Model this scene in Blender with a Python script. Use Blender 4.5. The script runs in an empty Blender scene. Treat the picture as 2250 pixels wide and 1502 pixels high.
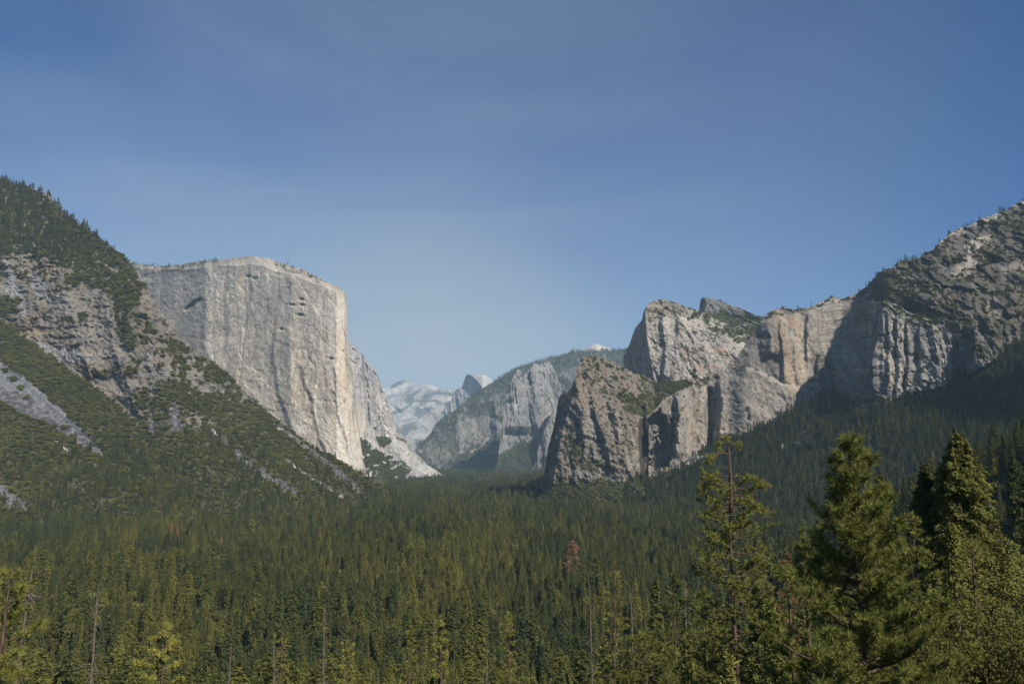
import bpy, math, random
import numpy as np
from math import radians, sin, cos, tan, pi

# ------------------------------------------------------------------ camera, sky, sun, exposure
scene = bpy.context.scene
CZ = 145.0                       # camera height over the valley floor (m)
F, CX, CY = 1800.0, 1125.0, 751.0  # the photograph's own pixels (2250 x 1502)
PITCH = radians(7.9)
SP, CP = sin(PITCH), cos(PITCH)
cam = bpy.data.cameras.new('camera')
cam.lens = 28.8; cam.sensor_width = 36.0
cam.clip_start = 0.5; cam.clip_end = 120000.0
camo = bpy.data.objects.new('camera', cam)
scene.collection.objects.link(camo)
camo.location = (0, 0, CZ)
camo.rotation_euler = (radians(90) + PITCH, 0, 0)
scene.camera = camo

SUN_AZ, SUN_EL = radians(142), radians(40)   # azimuth clockwise from +Y (where the camera looks)
sun = bpy.data.lights.new('sun', 'SUN')
sun.energy = 4.6; sun.angle = radians(0.5); sun.color = (1.0, 0.93, 0.82)
suno = bpy.data.objects.new('sun', sun)
scene.collection.objects.link(suno)
suno.rotation_euler = (radians(90) - SUN_EL, 0, pi - SUN_AZ)

world = bpy.data.worlds.new('World'); scene.world = world
world.use_nodes = True
nt = world.node_tree; nt.nodes.clear()
wo = nt.nodes.new('ShaderNodeOutputWorld'); bg = nt.nodes.new('ShaderNodeBackground')
sky = nt.nodes.new('ShaderNodeTexSky'); sky.sky_type = 'NISHITA'; sky.sun_disc = False
sky.sun_elevation = SUN_EL; sky.sun_rotation = SUN_AZ
sky.altitude = 1350; sky.air_density = 1.0; sky.dust_density = 1.0; sky.ozone_density = 4.0
bg.inputs['Strength'].default_value = 0.0515
# thin high smoke: a soft procedural veil over the sky
tc = nt.nodes.new('ShaderNodeTexCoord')
mp = nt.nodes.new('ShaderNodeMapping'); mp.inputs['Rotation'].default_value = (0.25, 0.35, 0.5); mp.inputs['Scale'].default_value = (1.5, 1.5, 6.5)
nz = nt.nodes.new('ShaderNodeTexNoise'); nz.inputs['Scale'].default_value = 1.4; nz.inputs['Detail'].default_value = 5; nz.inputs['Roughness'].default_value = 0.5
nz.inputs['Distortion'].default_value = 0.6
mr = nt.nodes.new('ShaderNodeMapRange'); mr.inputs['From Min'].default_value = 0.35; mr.inputs['From Max'].default_value = 0.72
mr.inputs['To Min'].default_value = 0.0; mr.inputs['To Max'].default_value = 1.0
# smoke haze thickens towards the horizon and a little towards the left; faint wisps ride in it
sx = nt.nodes.new('ShaderNodeSeparateXYZ')
pr = nt.nodes.new('ShaderNodeMapRange'); pr.interpolation_type = 'SMOOTHERSTEP'
pr.inputs['From Min'].default_value = 0.50; pr.inputs['From Max'].default_value = -0.05; pr.inputs['To Min'].default_value = 0.0; pr.inputs['To Max'].default_value = 0.70
lf = nt.nodes.new('ShaderNodeMapRange'); lf.inputs['From Min'].default_value = 0.50; lf.inputs['From Max'].default_value = -0.1; lf.inputs['To Min'].default_value = 0.0; lf.inputs['To Max'].default_value = 1.0
m3 = nt.nodes.new('ShaderNodeMath'); m3.operation = 'MULTIPLY'
m2 = nt.nodes.new('ShaderNodeMath'); m2.operation = 'MULTIPLY_ADD'; m2.inputs[1].default_value = 0.15
m4 = nt.nodes.new('ShaderNodeMath'); m4.operation = 'MULTIPLY'
mx = nt.nodes.new('ShaderNodeMix'); mx.data_type = 'RGBA'
mx.inputs[7].default_value = (6.2, 7.8, 8.9, 1)
hs = nt.nodes.new('ShaderNodeMix'); hs.data_type = 'RGBA'; hs.blend_type = 'MULTIPLY'; hs.inputs[0].default_value = 1.0; hs.inputs[7].default_value = (0.36, 0.82, 1.30, 1)
nt.links.new(tc.outputs['Generated'], mp.inputs['Vector']); nt.links.new(mp.outputs[0], nz.inputs['Vector'])
nt.links.new(tc.outputs['Generated'], sx.inputs[0]); nt.links.new(sx.outputs['Z'], pr.inputs['Value']); nt.links.new(sx.outputs['X'], lf.inputs['Value'])
nt.links.new(nz.outputs['Fac'], mr.inputs['Value'])
nt.links.new(pr.outputs[0], m3.inputs[0]); nt.links.new(lf.outputs[0], m3.inputs[1])
nt.links.new(mr.outputs[0], m4.inputs[0]); nt.links.new(lf.outputs[0], m4.inputs[1])
nt.links.new(m4.outputs[0], m2.inputs[0]); nt.links.new(m3.outputs[0], m2.inputs[2])
dp = nt.nodes.new('ShaderNodeVectorMath'); dp.operation = 'DOT_PRODUCT'; dp.inputs[1].default_value = (0.02, 0.96, 0.28)
pl_ = nt.nodes.new('ShaderNodeMapRange'); pl_.interpolation_type = 'SMOOTHERSTEP'
pl_.inputs['From Min'].default_value = 0.78; pl_.inputs['From Max'].default_value = 1.0; pl_.inputs['To Min'].default_value = 0.0; pl_.inputs['To Max'].default_value = 0.15
m5 = nt.nodes.new('ShaderNodeMath'); m5.operation = 'ADD'
nt.links.new(tc.outputs['Generated'], dp.inputs[0]); nt.links.new(dp.outputs['Value'], pl_.inputs['Value'])
nt.links.new(m2.outputs[0], m5.inputs[0]); nt.links.new(pl_.outputs[0], m5.inputs[1])
nt.links.new(m5.outputs[0], mx.inputs[0])
nt.links.new(sky.outputs[0], hs.inputs[6]); nt.links.new(hs.outputs[2], mx.inputs[6]); my = nt.nodes.new('ShaderNodeMix'); my.data_type = 'RGBA'; my.inputs[7].default_value = (8.2, 8.0, 7.6, 1)
d2 = nt.nodes.new('ShaderNodeVectorMath'); d2.operation = 'DOT_PRODUCT'; d2.inputs[1].default_value = (-0.09, 0.99, 0.06)
r2 = nt.nodes.new('ShaderNodeMapRange'); r2.interpolation_type = 'SMOOTHERSTEP'
r2.inputs['From Min'].default_value = 0.955; r2.inputs['From Max'].default_value = 1.0; r2.inputs['To Min'].default_value = 0.0; r2.inputs['To Max'].default_value = 0.30
nt.links.new(tc.outputs['Generated'], d2.inputs[0]); nt.links.new(d2.outputs['Value'], r2.inputs['Value']); nt.links.new(r2.outputs[0], my.inputs[0])
nt.links.new(mx.outputs[2], my.inputs[6]); nt.links.new(my.outputs[2], bg.inputs['Color'])
nt.links.new(bg.outputs[0], wo.inputs['Surface'])

scene.view_settings.view_transform = 'Standard'
scene.view_settings.look = 'None'
scene.view_settings.exposure = 0.35
scene.view_settings.gamma = 1.0
scene.render.engine = 'CYCLES'
scene.cycles.max_bounces = 4; scene.cycles.diffuse_bounces = 2; scene.cycles.glossy_bounces = 1
scene.cycles.transmission_bounces = 2; scene.cycles.volume_bounces = 1; scene.cycles.transparent_max_bounces = 4
scene.cycles.use_denoising = True
scene.cycles.use_light_tree = False

HAZE_TOP, HAZE_DENSITY = 1690.0, 3.5e-5

# ------------------------------------------------------------------ helpers
def hash2(ix, iy, seed):
    h = (ix.astype(np.int64) * 374761393 + iy.astype(np.int64) * 668265263 + seed * 1442695041) & 0xffffffff
    h = ((h ^ (h >> 13)) * 1274126177) & 0xffffffff
    h = (h ^ (h >> 16)) & 0xffffff
    return h.astype(np.float64) / float(0xffffff)

def vn(x, y, seed=0):
    x0 = np.floor(x); y0 = np.floor(y)
    fx = x - x0; fy = y - y0
    fx = fx * fx * (3 - 2 * fx); fy = fy * fy * (3 - 2 * fy)
    a = hash2(x0, y0, seed); b = hash2(x0 + 1, y0, seed)
    c = hash2(x0, y0 + 1, seed); d = hash2(x0 + 1, y0 + 1, seed)
    return (a + (b - a) * fx) + ((c + (d - c) * fx) - (a + (b - a) * fx)) * fy

def fbm(x, y, oct=4, seed=0, gain=0.5):      # about -1..1
    s = 0; a = 1; t = 0
    for i in range(oct):
        s = s + a * (vn(x, y, seed + 17 * i) * 2 - 1); t += a
        a *= gain
        x, y = x * 1.93 + y * 0.45 + 3.7, y * 1.93 - x * 0.45 + 9.1
    return s / t * 1.6

def sfbm(x, y, oct=4, seed=0, gain=0.5):      # no rotation: keeps streaks upright
    s = 0; a = 1; t = 0
    for i in range(oct):
        s = s + a * (vn(x, y, seed + 17 * i) * 2 - 1); t += a
        a *= gain
        x, y = x * 2.03 + 3.7, y * 1.9 + 9.1
    return s / t * 1.6

def ridged(x, y, oct=4, seed=0):             # 0..1, sharp crests
    s = 0; a = 1; t = 0
    for i in range(oct):
        s = s + a * (1 - np.abs(vn(x, y, seed + 31 * i) * 2 - 1)); t += a
        a *= 0.5
        x, y = x * 2.07 + 1.7, y * 2.03 + 4.1
    return s / t

def cells(x, y, seed=0):
    """jointed blocks: a random value per block, and the distance to the nearest joint (0 at the joint)"""
    x0 = np.floor(x); y0 = np.floor(y)
    f1 = np.full(x.shape, 9.0); f2 = np.full(x.shape, 9.0); val = np.zeros(x.shape)
    for i in (-1, 0, 1):
        for j in (-1, 0, 1):
            cx, cy = x0 + i, y0 + j
            d = (cx + hash2(cx, cy, seed) - x) ** 2 + (cy + hash2(cx, cy, seed + 1) - y) ** 2
            v = hash2(cx, cy, seed + 2)
            near = d < f1
            f2 = np.where(near, f1, np.minimum(f2, d)); val = np.where(near, v, val); f1 = np.where(near, d, f1)
    return val, np.sqrt(f2) - np.sqrt(f1)

def sst(a, b, x):
    t = np.clip((x - a) / (b - a), 0, 1)
    return t * t * (3 - 2 * t)

def trat(v):                                   # dz / dY of the sight line through row v
    b = (CY - v) / F
    return (SP + b * CP) / (CP - b * SP)

def W(u, v, d):                                # world point seen at (u, v), d metres ahead
    b = (CY - v) / F
    t = d / (CP - b * SP)
    return (u - CX) / F * t, d, CZ + (SP + b * CP) * t

def XofU(u, d, z):                             # world x of column u at forward distance d and height z
    depth = d * CP + (z - CZ) * SP
    return (u - CX) / F * depth

def proj(x, y, z):
    zz = z - CZ
    depth = y * CP + zz * SP
    up = -y * SP + zz * CP
    return CX + F * x / depth, CY - F * up / depth

def dfloor(v, z=0.0):
    return (z - CZ) / trat(np.asarray(v, float))

def pl(pts, u):
    p = np.array(pts, float)
    return np.interp(u, p[:, 0], p[:, 1])

def inpoly(U, V, poly):
    r = np.zeros(U.shape, bool)
    n = len(poly); j = n - 1
    for i in range(n):
        xi, yi = poly[i]; xj, yj = poly[j]
        if yi != yj:
            c = ((yi > V) != (yj > V)) & (U < (xj - xi) * (V - yi) / (yj - yi) + xi)
            r ^= c
        j = i
    return r

def region(U, V, poly, warp=6, scale=14, seed=5):
    du = fbm(U / scale, V / scale, 3, seed) * warp
    dv = fbm(U / scale + 50, V / scale - 20, 3, seed + 3) * warp
    return inpoly(U + du, V + dv, poly).astype(float)

def distpoly(U, V, pts):
    best = np.full(U.shape, 1e9)
    for (x0, y0), (x1, y1) in zip(pts[:-1], pts[1:]):
        dx, dy = x1 - x0, y1 - y0
        t = np.clip(((U - x0) * dx + (V - y0) * dy) / (dx * dx + dy * dy + 1e-9), 0, 1)
        best = np.minimum(best, np.hypot(U - x0 - t * dx, V - y0 - t * dy))
    return best

def line(U, V, pts, w):                         # soft stroke
    return np.exp(-(distpoly(U, V, pts) / w) ** 2)

def rib(U, V, pts, wl, wr, fade=12):            # saw-tooth rib along an upright line given as (u, v) from top to bottom
    p = np.array(sorted(pts, key=lambda q: q[1]), float)
    uu = np.interp(V, p[:, 1], p[:, 0])
    du = U - uu + 7 * fbm(V / 45 + p[0, 0], V * 0 + 2.5, 3, 71) * min(1.0, (wl + wr) / 40)
    h = np.where(du < 0, np.clip(1 + du / wl, 0, 1), np.clip(1 - du / wr, 0, 1))
    f = sst(p[0, 1] - fade, p[0, 1] + fade, V) * (1 - sst(p[-1, 1] - fade, p[-1, 1] + fade, V))
    return h * f

def mesh_from(name, co, faces4, smooth=False):
    me = bpy.data.meshes.new(name)
    nf, k = faces4.shape
    me.vertices.add(len(co)); me.vertices.foreach_set('co', np.ascontiguousarray(co, np.float32).ravel())
    me.loops.add(nf * k); me.loops.foreach_set('vertex_index', np.ascontiguousarray(faces4, np.int32).ravel())
    me.polygons.add(nf)
    me.polygons.foreach_set('loop_start', np.arange(0, nf * k, k, dtype=np.int32))
    if smooth:
        me.polygons.foreach_set('use_smooth', np.ones(nf, bool))
    me.update(calc_edges=True)
    return me

def set_col(me, rgb, name='Col'):
    a = me.attributes.new(name, 'FLOAT_COLOR', 'POINT')
    c = np.ones((len(rgb), 4), np.float32); c[:, :3] = np.clip(rgb, 0, 1)
    a.data.foreach_set('color', c.ravel())

def link(o, parent=None):
    scene.collection.objects.link(o)
    if parent is not None: o.parent = parent
    return o

def tag(o, label=None, cat=None, group=None, kind=None):
    if label: o['label'] = label
    if cat: o['category'] = cat
    if group: o['group'] = group
    if kind: o['kind'] = kind
    return o

# ------------------------------------------------------------------ materials
def rock_material(name, bump=1.0, fine=1.0, rough=0.95):
    m = bpy.data.materials.new(name); m.use_nodes = True
    n = m.node_tree; b = n.nodes['Principled BSDF']
    b.inputs['Roughness'].default_value = rough
    b.inputs['Specular IOR Level'].default_value = 0.15
    at = n.nodes.new('ShaderNodeAttribute'); at.attribute_name = 'Col'
    tc = n.nodes.new('ShaderNodeTexCoord')
    mp = n.nodes.new('ShaderNodeMapping'); mp.inputs['Scale'].default_value = (1, 1, 0.55)
    nz = n.nodes.new('ShaderNodeTexNoise'); nz.inputs['Scale'].default_value = 0.16 * fine; nz.inputs['Detail'].default_value = 6
    nz.inputs['Roughness'].default_value = 0.7
    mr = n.nodes.new('ShaderNodeMapRange'); mr.inputs['From Min'].default_value = 0.3; mr.inputs['From Max'].default_value = 0.7
    mr.inputs['To Min'].default_value = 0.58; mr.inputs['To Max'].default_value = 1.36
    mu = n.nodes.new('ShaderNodeVectorMath'); mu.operation = 'SCALE'
    bp = n.nodes.new('ShaderNodeBump'); bp.inputs['Strength'].default_value = 0.3 * bump; bp.inputs['Distance'].default_value = 2.5 / fine
    n.links.new(tc.outputs['Object'], mp.inputs['Vector']); n.links.new(mp.outputs[0], nz.inputs['Vector'])
    n.links.new(nz.outputs['Fac'], mr.inputs['Value']); n.links.new(mr.outputs[0], mu.inputs['Scale'])
    n.links.new(at.outputs['Color'], mu.inputs[0]); n.links.new(mu.outputs[0], b.inputs['Base Color'])
    n.links.new(nz.outputs['Fac'], bp.inputs['Height']); n.links.new(bp.outputs[0], b.inputs['Normal'])
    return m

def foliage_material(name, stops, spread=0.32, translucent=0.22):
    m = bpy.data.materials.new(name); m.use_nodes = True
    n = m.node_tree; n.nodes.clear()
    out = n.nodes.new('ShaderNodeOutputMaterial')
    at = n.nodes.new('ShaderNodeAttribute'); at.attribute_type = 'INSTANCER'; at.attribute_name = 'tint'
    cr = n.nodes.new('ShaderNodeValToRGB')
    cr.color_ramp.elements[0].position = stops[0][0]; cr.color_ramp.elements[0].color = (*stops[0][1], 1)
    cr.color_ramp.elements[1].position = stops[-1][0]; cr.color_ramp.elements[1].color = (*stops[-1][1], 1)
    for p, c in stops[1:-1]:
        e = cr.color_ramp.elements.new(p); e.color = (*c, 1)
    ge = n.nodes.new('ShaderNodeNewGeometry')
    mr = n.nodes.new('ShaderNodeMapRange'); mr.inputs['To Min'].default_value = 1 - spread; mr.inputs['To Max'].default_value = 1 + spread
    mu = n.nodes.new('ShaderNodeVectorMath'); mu.operation = 'SCALE'
    d = n.nodes.new('ShaderNodeBsdfDiffuse'); t = n.nodes.new('ShaderNodeBsdfTranslucent'); mx = n.nodes.new('ShaderNodeMixShader')
    mx.inputs[0].default_value = translucent
    n.links.new(at.outputs['Fac'], cr.inputs[0]); n.links.new(ge.outputs['Random Per Island'], mr.inputs['Value'])
    n.links.new(cr.outputs[0], mu.inputs[0]); n.links.new(mr.outputs[0], mu.inputs['Scale'])
    n.links.new(mu.outputs[0], d.inputs['Color']); n.links.new(mu.outputs[0], t.inputs['Color'])
    n.links.new(d.outputs[0], mx.inputs[1]); n.links.new(t.outputs[0], mx.inputs[2]); n.links.new(mx.outputs[0], out.inputs['Surface'])
    return m

def bark_material(name, c1, c2):
    m = bpy.data.materials.new(name); m.use_nodes = True
    n = m.node_tree; b = n.nodes['Principled BSDF']; b.inputs['Roughness'].default_value = 0.9
    b.inputs['Specular IOR Level'].default_value = 0.2
    tc = n.nodes.new('ShaderNodeTexCoord'); mp = n.nodes.new('ShaderNodeMapping'); mp.inputs['Scale'].default_value = (6, 6, 1.2)
    nz = n.nodes.new('ShaderNodeTexNoise'); nz.inputs['Scale'].default_value = 2.0; nz.inputs['Detail'].default_value = 4
    cr = n.nodes.new('ShaderNodeValToRGB')
    cr.color_ramp.elements[0].position = 0.35; cr.color_ramp.elements[0].color = (*c1, 1)
    cr.color_ramp.elements[1].position = 0.65; cr.color_ramp.elements[1].color = (*c2, 1)
    n.links.new(tc.outputs['Object'], mp.inputs['Vector']); n.links.new(mp.outputs[0], nz.inputs['Vector'])
    n.links.new(nz.outputs['Fac'], cr.inputs[0]); n.links.new(cr.outputs[0], b.inputs['Base Color'])
    return m

M_ROCK = rock_material('granite')
M_FARROCK = rock_material('distant_granite', 0.8, 0.35)
M_SOIL = rock_material('forest_floor', 0.8, 2.0)
# tint: 0 deep blue green, .5 olive, .75 yellow green, .9 straw, 1 dead red brown
M_CONIFER = foliage_material('conifer_needles', [(0.0, (0.068, 0.088, 0.042)), (0.35, (0.122, 0.132, 0.043)), (0.6, (0.200, 0.196, 0.050)),
                                                 (0.78, (0.28, 0.265, 0.062)), (0.88, (0.34, 0.24, 0.11)), (1.0, (0.34, 0.18, 0.11))])
M_OAK = foliage_material('oak_leaves', [(0.0, (0.072, 0.082, 0.034)), (0.45, (0.138, 0.134, 0.040)), (0.75, (0.20, 0.205, 0.05)), (1.0, (0.21, 0.165, 0.12))], 0.28)
M_PINE = foliage_material('long_pine_needles', [(0.0, (0.06, 0.085, 0.028)), (0.5, (0.172, 0.186, 0.050)), (0.8, (0.32, 0.30, 0.075)), (0.9, (0.26, 0.19, 0.07)), (1.0, (0.28, 0.15, 0.085))], 0.5)
M_BARK = bark_material('brown_bark', (0.045, 0.03, 0.02), (0.15, 0.10, 0.07))
M_SNAG = bark_material('weathered_dead_wood', (0.07, 0.055, 0.045), (0.19, 0.16, 0.135))

# ------------------------------------------------------------------ ground
def spur_z(x, y):
    # the wooded spur that comes down from the right, between the camera and the shaded hollow
    a = np.clip((x - 150.0 - 0.10 * (y - 600)) * 0.62, 0, 600)
    w = np.exp(-((y - 640.0) / 190.0) ** 2)
    return a * w

def ground_z(x, y):
    x = np.asarray(x, float); y = np.asarray(y, float)
    q = y - 0.25 * x
    z = np.interp(q, [-4000, -300, -60, 0, 20, 60, 120, 250, 400, 540], [600, 190, 146, 142, 134, 116, 95, 58, 20, 0])
    z = z + spur_z(x, y)
    z = z + (fbm(x / 160, y / 160, 3, 7) * 5 + fbm(x / 30, y / 30, 2, 9)) * np.clip((np.hypot(x, y) - 25) / 150, 0, 1)
    return z

SHEETS = {}

def jit(us, amp, scale=16, seed=1):
    return fbm(us / scale, us * 0 + seed * 3.3, 4, seed, 0.6) * amp

class Sheet:
    """A mountain face: columns at image bearings, guides from foot to crest with true slopes, then its back."""
    def __init__(s, name, label, u0, u1, step, guides, D0=None, back=500, rough=1.5, wrap=(0, 0), seed=1, disp=None, color=None, mat=None, backslope=0.12, smooth=False, gjit=0.0):
        us = np.arange(u0, u1 + step * 0.5, step)
        V = pl(guides[0][0], us)
        D = dfloor(V, -4.0) if D0 is None else pl(D0, us)
        Z = CZ + trat(V) * D
        rows = [(D, Z)]
        for gi, (vp, mpts) in enumerate(guides[1:]):
            Vk = pl(vp, us)
            Vk = np.minimum(Vk, V - 0.4)
            if gi < len(guides) - 2: Vk = Vk + jit(us, gjit, 70, seed + 60 + gi)
            Vk = np.minimum(Vk, V - 0.3)
            m = pl(mpts, us) if isinstance(mpts, (list, tuple)) else np.full(us.shape, float(mpts))
            t = trat(Vk)
            m = np.maximum(m, t + 0.08)
            Dk = (rows[-1][1] - m * rows[-1][0] - CZ) / (t - m)
            Dk = np.maximum(Dk, rows[-1][0] - 200)
            Zk = CZ + t * Dk
            dv = np.abs(Vk - V).max()
            n = max(2, int(dv / step))
            Dp, Zp = rows[-1]
            last = gi == len(guides) - 2
            cr = (jit(us, rough, 12, seed) + jit(us, rough * 0.7, 4, seed + 3)) * (-Dk / F) if last else 0
            for i in range(1, n + 1):
                f = i / n
                rows.append((Dp + (Dk - Dp) * f, Zp + (Zk - Zp) * f + cr * f ** max(3.0, n / 6.0)))
            V = Vk
        nf = len(rows)
        D = np.array([r[0] for r in rows]); Z = np.array([r[1] for r in rows])
        U = np.broadcast_to(us, D.shape).copy()
        X = XofU(U, D, Z)
        _, VV = proj(X, D, Z)
        # slope of the undisplaced face (0 flat .. 1 wall)
        dz = np.gradient(Z, axis=0); dd = np.gradient(D, axis=0)
        steep = np.clip(np.abs(dz) / (np.hypot(dz, dd) + 1e-6), 0, 1)
        s.steep = steep
        if disp is not None:
            off = disp(dict(U=U, V=VV, X=X, D=D, Z=Z, S=steep))
            # a displaced point slides along its own line of sight, so its crest stays where it is
            k = 1 + off / D
            X = X * k; Z = CZ + (Z - CZ) * k; D = D * k
        s.U, s.V, s.X, s.D, s.Z = U, VV, X, D, Z
        # world-space normal of the front
        P = np.stack([X, D, Z], -1)
        gu = np.gradient(P, axis=1); gv = np.gradient(P, axis=0)
        N = np.cross(gu, gv); N /= (np.linalg.norm(N, axis=-1, keepdims=True) + 1e-9)
        s.N = N; s.area = np.linalg.norm(np.cross(gu, gv), axis=-1)
        s.veg = np.zeros(U.shape); s.tree = np.zeros(U.shape)
        rgb = color(s) if color else np.full(U.shape + (3,), 0.3)
        # back of the mountain
        xt, dt, zt = X[-1], D[-1], Z[-1]
        extra = []
        for (bd, bz) in ((back * 0.12, -back * 0.005), (back, -back * backslope), (back + 1.0, None)):
            if bz is None:
                extra.append((dt + back + np.maximum(zt, 50) * 0.8, np.full_like(zt, -30.0)))
            else:
                extra.append((dt + bd, zt + bz))
        Xs = np.vstack([X] + [xt * (e[0] / dt) for e in extra])
        Ds = np.vstack([D] + [e[0] for e in extra]); Zs = np.vstack([Z] + [e[1] for e in extra])
        C = np.concatenate([rgb] + [rgb[-1:]] * len(extra), 0)
        # an underground skirt in front
        Xs = np.vstack([X[0], Xs]); Ds = np.vstack([D[0], Ds]); Zs = np.vstack([np.minimum(Z[0] - 40, -40), Zs]); C = np.concatenate([C[:1], C], 0)
        if wrap[0]:
            Xs = np.hstack([Xs[:, :1] * (1 + wrap[0] / Ds[:, :1]), Xs]); Ds = np.hstack([Ds[:, :1] + wrap[0], Ds]); Zs = np.hstack([Zs[:, :1], Zs]); C = np.concatenate([C[:, :1], C], 1)
        if wrap[1]:
            Xs = np.hstack([Xs, Xs[:, -1:] * (1 + wrap[1] / Ds[:, -1:])]); Ds = np.hstack([Ds, Ds[:, -1:] + wrap[1]]); Zs = np.hstack([Zs, Zs[:, -1:]]); C = np.concatenate([C, C[:, -1:]], 1)
        nr, nc = Xs.shape
        co = np.stack([Xs, Ds, Zs], -1).reshape(-1, 3)
        idx = np.arange(nr * nc).reshape(nr, nc)
        q = np.stack([idx[:-1, :-1], idx[:-1, 1:], idx[1:, 1:], idx[1:, :-1]], -1).reshape(-1, 4)
        me = mesh_from(name, co, q, smooth)
        set_col(me, C.reshape(-1, 3))
        me.materials.append(mat or M_ROCK)
        o = link(bpy.data.objects.new(name, me))
        tag(o, label, None, None, 'structure')
        s.obj = o
        SHEETS[name if name not in SHEETS else o.name] = s

    def scatter(s, dens, rng, flat=True):
        """random points on the front, dens per square metre (array); returns x, y, z, row, col"""
        a = s.area * (np.abs(s.N[..., 2]) if flat else 1.0)
        ex = np.minimum(a * dens, 30)
        n = rng.poisson(ex[:-1, :-1])
        r, c = np.nonzero(n)
        k = n[r, c]; r = np.repeat(r, k); c = np.repeat(c, k)
        fr = rng.random(len(r)); fc = rng.random(len(r))
        def bl(A):
            return (A[r, c] * (1 - fr) * (1 - fc) + A[r + 1, c] * fr * (1 - fc) + A[r, c + 1] * (1 - fr) * fc + A[r + 1, c + 1] * fr * fc)
        return bl(s.X), bl(s.D), bl(s.Z), r, c

def mixc(a, b, f):
    f = np.clip(f, 0, 1)[..., None]
    return np.asarray(a) * (1 - f) + np.asarray(b) * f

SOIL = np.array([0.085, 0.072, 0.045])
VEGC = np.array([0.055, 0.062, 0.026])

# ------------------------------------------------------------------ the mountains, far to near
def granite(s, light, mid, dark, streak=0.5, lam=14.0, seed=3, orange=None, of=0.0):
    """mottled granite with upright water streaks; lam is the streak width in metres"""
    h = s.X + 0.6 * s.D
    n1 = sfbm(h / (lam * 6), s.Z / (lam * 9), 4, seed)
    n2 = sfbm(h / lam, s.Z / (lam * 14), 4, seed + 5, 0.6)
    n3 = fbm(h / (lam * 0.5), s.Z / (lam * 0.5), 3, seed + 9)
    c = mixc(light, mid, 0.5 + 0.6 * n1 + 0.25 * n3)
    c = mixc(c, dark, sst(0.15, 0.75, n2 + 0.3 * n1) * streak)
    if orange is not None:
        n4 = sfbm(h / (lam * 2.2), s.Z / (lam * 12), 3, seed + 21)
        c = mixc(c, orange, sst(0.25, 0.7, n4) * of)
    # joints: thin dark lines, some upright, some slanting; and grain
    w = fbm(h / 60, s.Z / 60, 3, seed + 33) * 14
    k1 = sfbm((h + w) / (lam * 2.2), s.Z / (lam * 16), 3, seed + 31); k2 = fbm((h * 0.8 + s.Z * 0.6 + w) / (lam * 4), (s.Z * 0.8 - h * 0.6) / (lam * 9), 3, seed + 37)
    c = mixc(c, dark * 0.7, 0.55 * np.exp(-(k1 / 0.035) ** 2) * (n1 > -0.3) + 0.5 * np.exp(-(k2 / 0.03) ** 2))
    cv, cd = cells((h + w) / (lam * 3.2), s.Z / (lam * 8) + 0.02 * w, seed + 61)
    cv2, cd2 = cells((h * 0.92 + s.Z * 0.25 + w * 0.5) / (lam * 1.1), (s.Z - 0.3 * h) / (lam * 2.4), seed + 64)
    c = c * (0.84 + 0.3 * cv + 0.16 * (cv2 - 0.5))[..., None]
    c = mixc(c, dark * 0.75, 0.5 * np.clip(1 - cd / 0.06, 0, 1) * (n1 > -0.5) + 0.28 * np.clip(1 - cd2 / 0.07, 0, 1))
    gr = np.random.default_rng(seed).random(h.shape)
    return c * (1 + 0.16 * n3[..., None]) * (0.86 + 0.28 * gr[..., None])

def cliff_disp(a1=14, l1=70, a2=6, l2=22, a3=2.5, l3=8, ledge=4, seed=1, tall=5.0):
    def f(q):
        h = q['X'] + 0.5 * q['D']
        z = q['Z']; w = fbm(h / 90, z / 120, 3, seed + 40) * 18
        m1 = 0.25 + 1.2 * vn(h / (l1 * 2.2), z / (l1 * 2.6), seed + 41)      # how strongly the flutes show here
        m2 = 1.45 - m1
        d = -a1 * (ridged((h + w) / l1, z / (l1 * tall), 3, seed) - 0.5) * 2
        d = d - a2 * m1 * (ridged((h + w * 0.7) / l2, z / (l2 * tall), 3, seed + 7) - 0.5) * 2
        # slanting cracks and blocks
        p = h * 0.86 + z * 0.5 + w; r = z * 0.86 - h * 0.5
        d = d - a2 * 0.8 * m2 * (ridged(p / (l2 * 0.8), r / (l2 * 2.2), 3, seed + 19) - 0.5) * 2
        d = d + a3 * (0.5 + m2) * fbm(h / l3, z / (l3 * 1.2), 3, seed + 13, 0.6)
        # broken ledges
        zz = (z + fbm(h / 45, z / 70, 3, seed + 3) * 34 + 0.22 * h) / (8 * l3)
        st = zz - np.floor(zz)
        k = np.clip(2.2 * vn(h / (3.2 * l3), z / (3.2 * l3), seed + 50) - 0.9, 0, 1)
        c1, e1 = cells((h + w) / (l2 * 1.7), (z + 0.2 * h) / (l2 * 4.2), seed + 71)
        c2, e2 = cells((h * 0.94 + z * 0.3 + w) / (l3 * 2.0), (z * 0.94 - h * 0.3) / (l3 * 3.4), seed + 75)
        d = d + a2 * 1.5 * (c1 - 0.5) + a3 * 1.9 * (c2 - 0.5) + a3 * 0.8 * np.clip(1 - e1 / 0.08, 0, 1)
        return d + ledge * k * (sst(0.0, 0.3, st) - st)
    return f

def rug(amp, lam, seed=1, oct=5, z=1.0):
    return lambda q: amp * fbm((q['X'] + 0.4 * q['D']) / lam, q['Z'] * z / lam, oct, seed, 0.55)

LIGHT = np.array([0.50, 0.47, 0.42]); CREAM = np.array([0.55, 0.48, 0.38]); GREY = np.array([0.33, 0.32, 0.315])
DARK = np.array([0.17, 0.165, 0.168]); OCHRE = np.array([0.48, 0.36, 0.23]); WHITE = np.array([0.66, 0.63, 0.58])
BROWN = np.array([0.30, 0.255, 0.20]); RUST = np.array([0.42, 0.26, 0.17])
CHAP = np.array([0.060, 0.065, 0.028]); SCREE = np.array([0.27, 0.265, 0.265])

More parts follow.
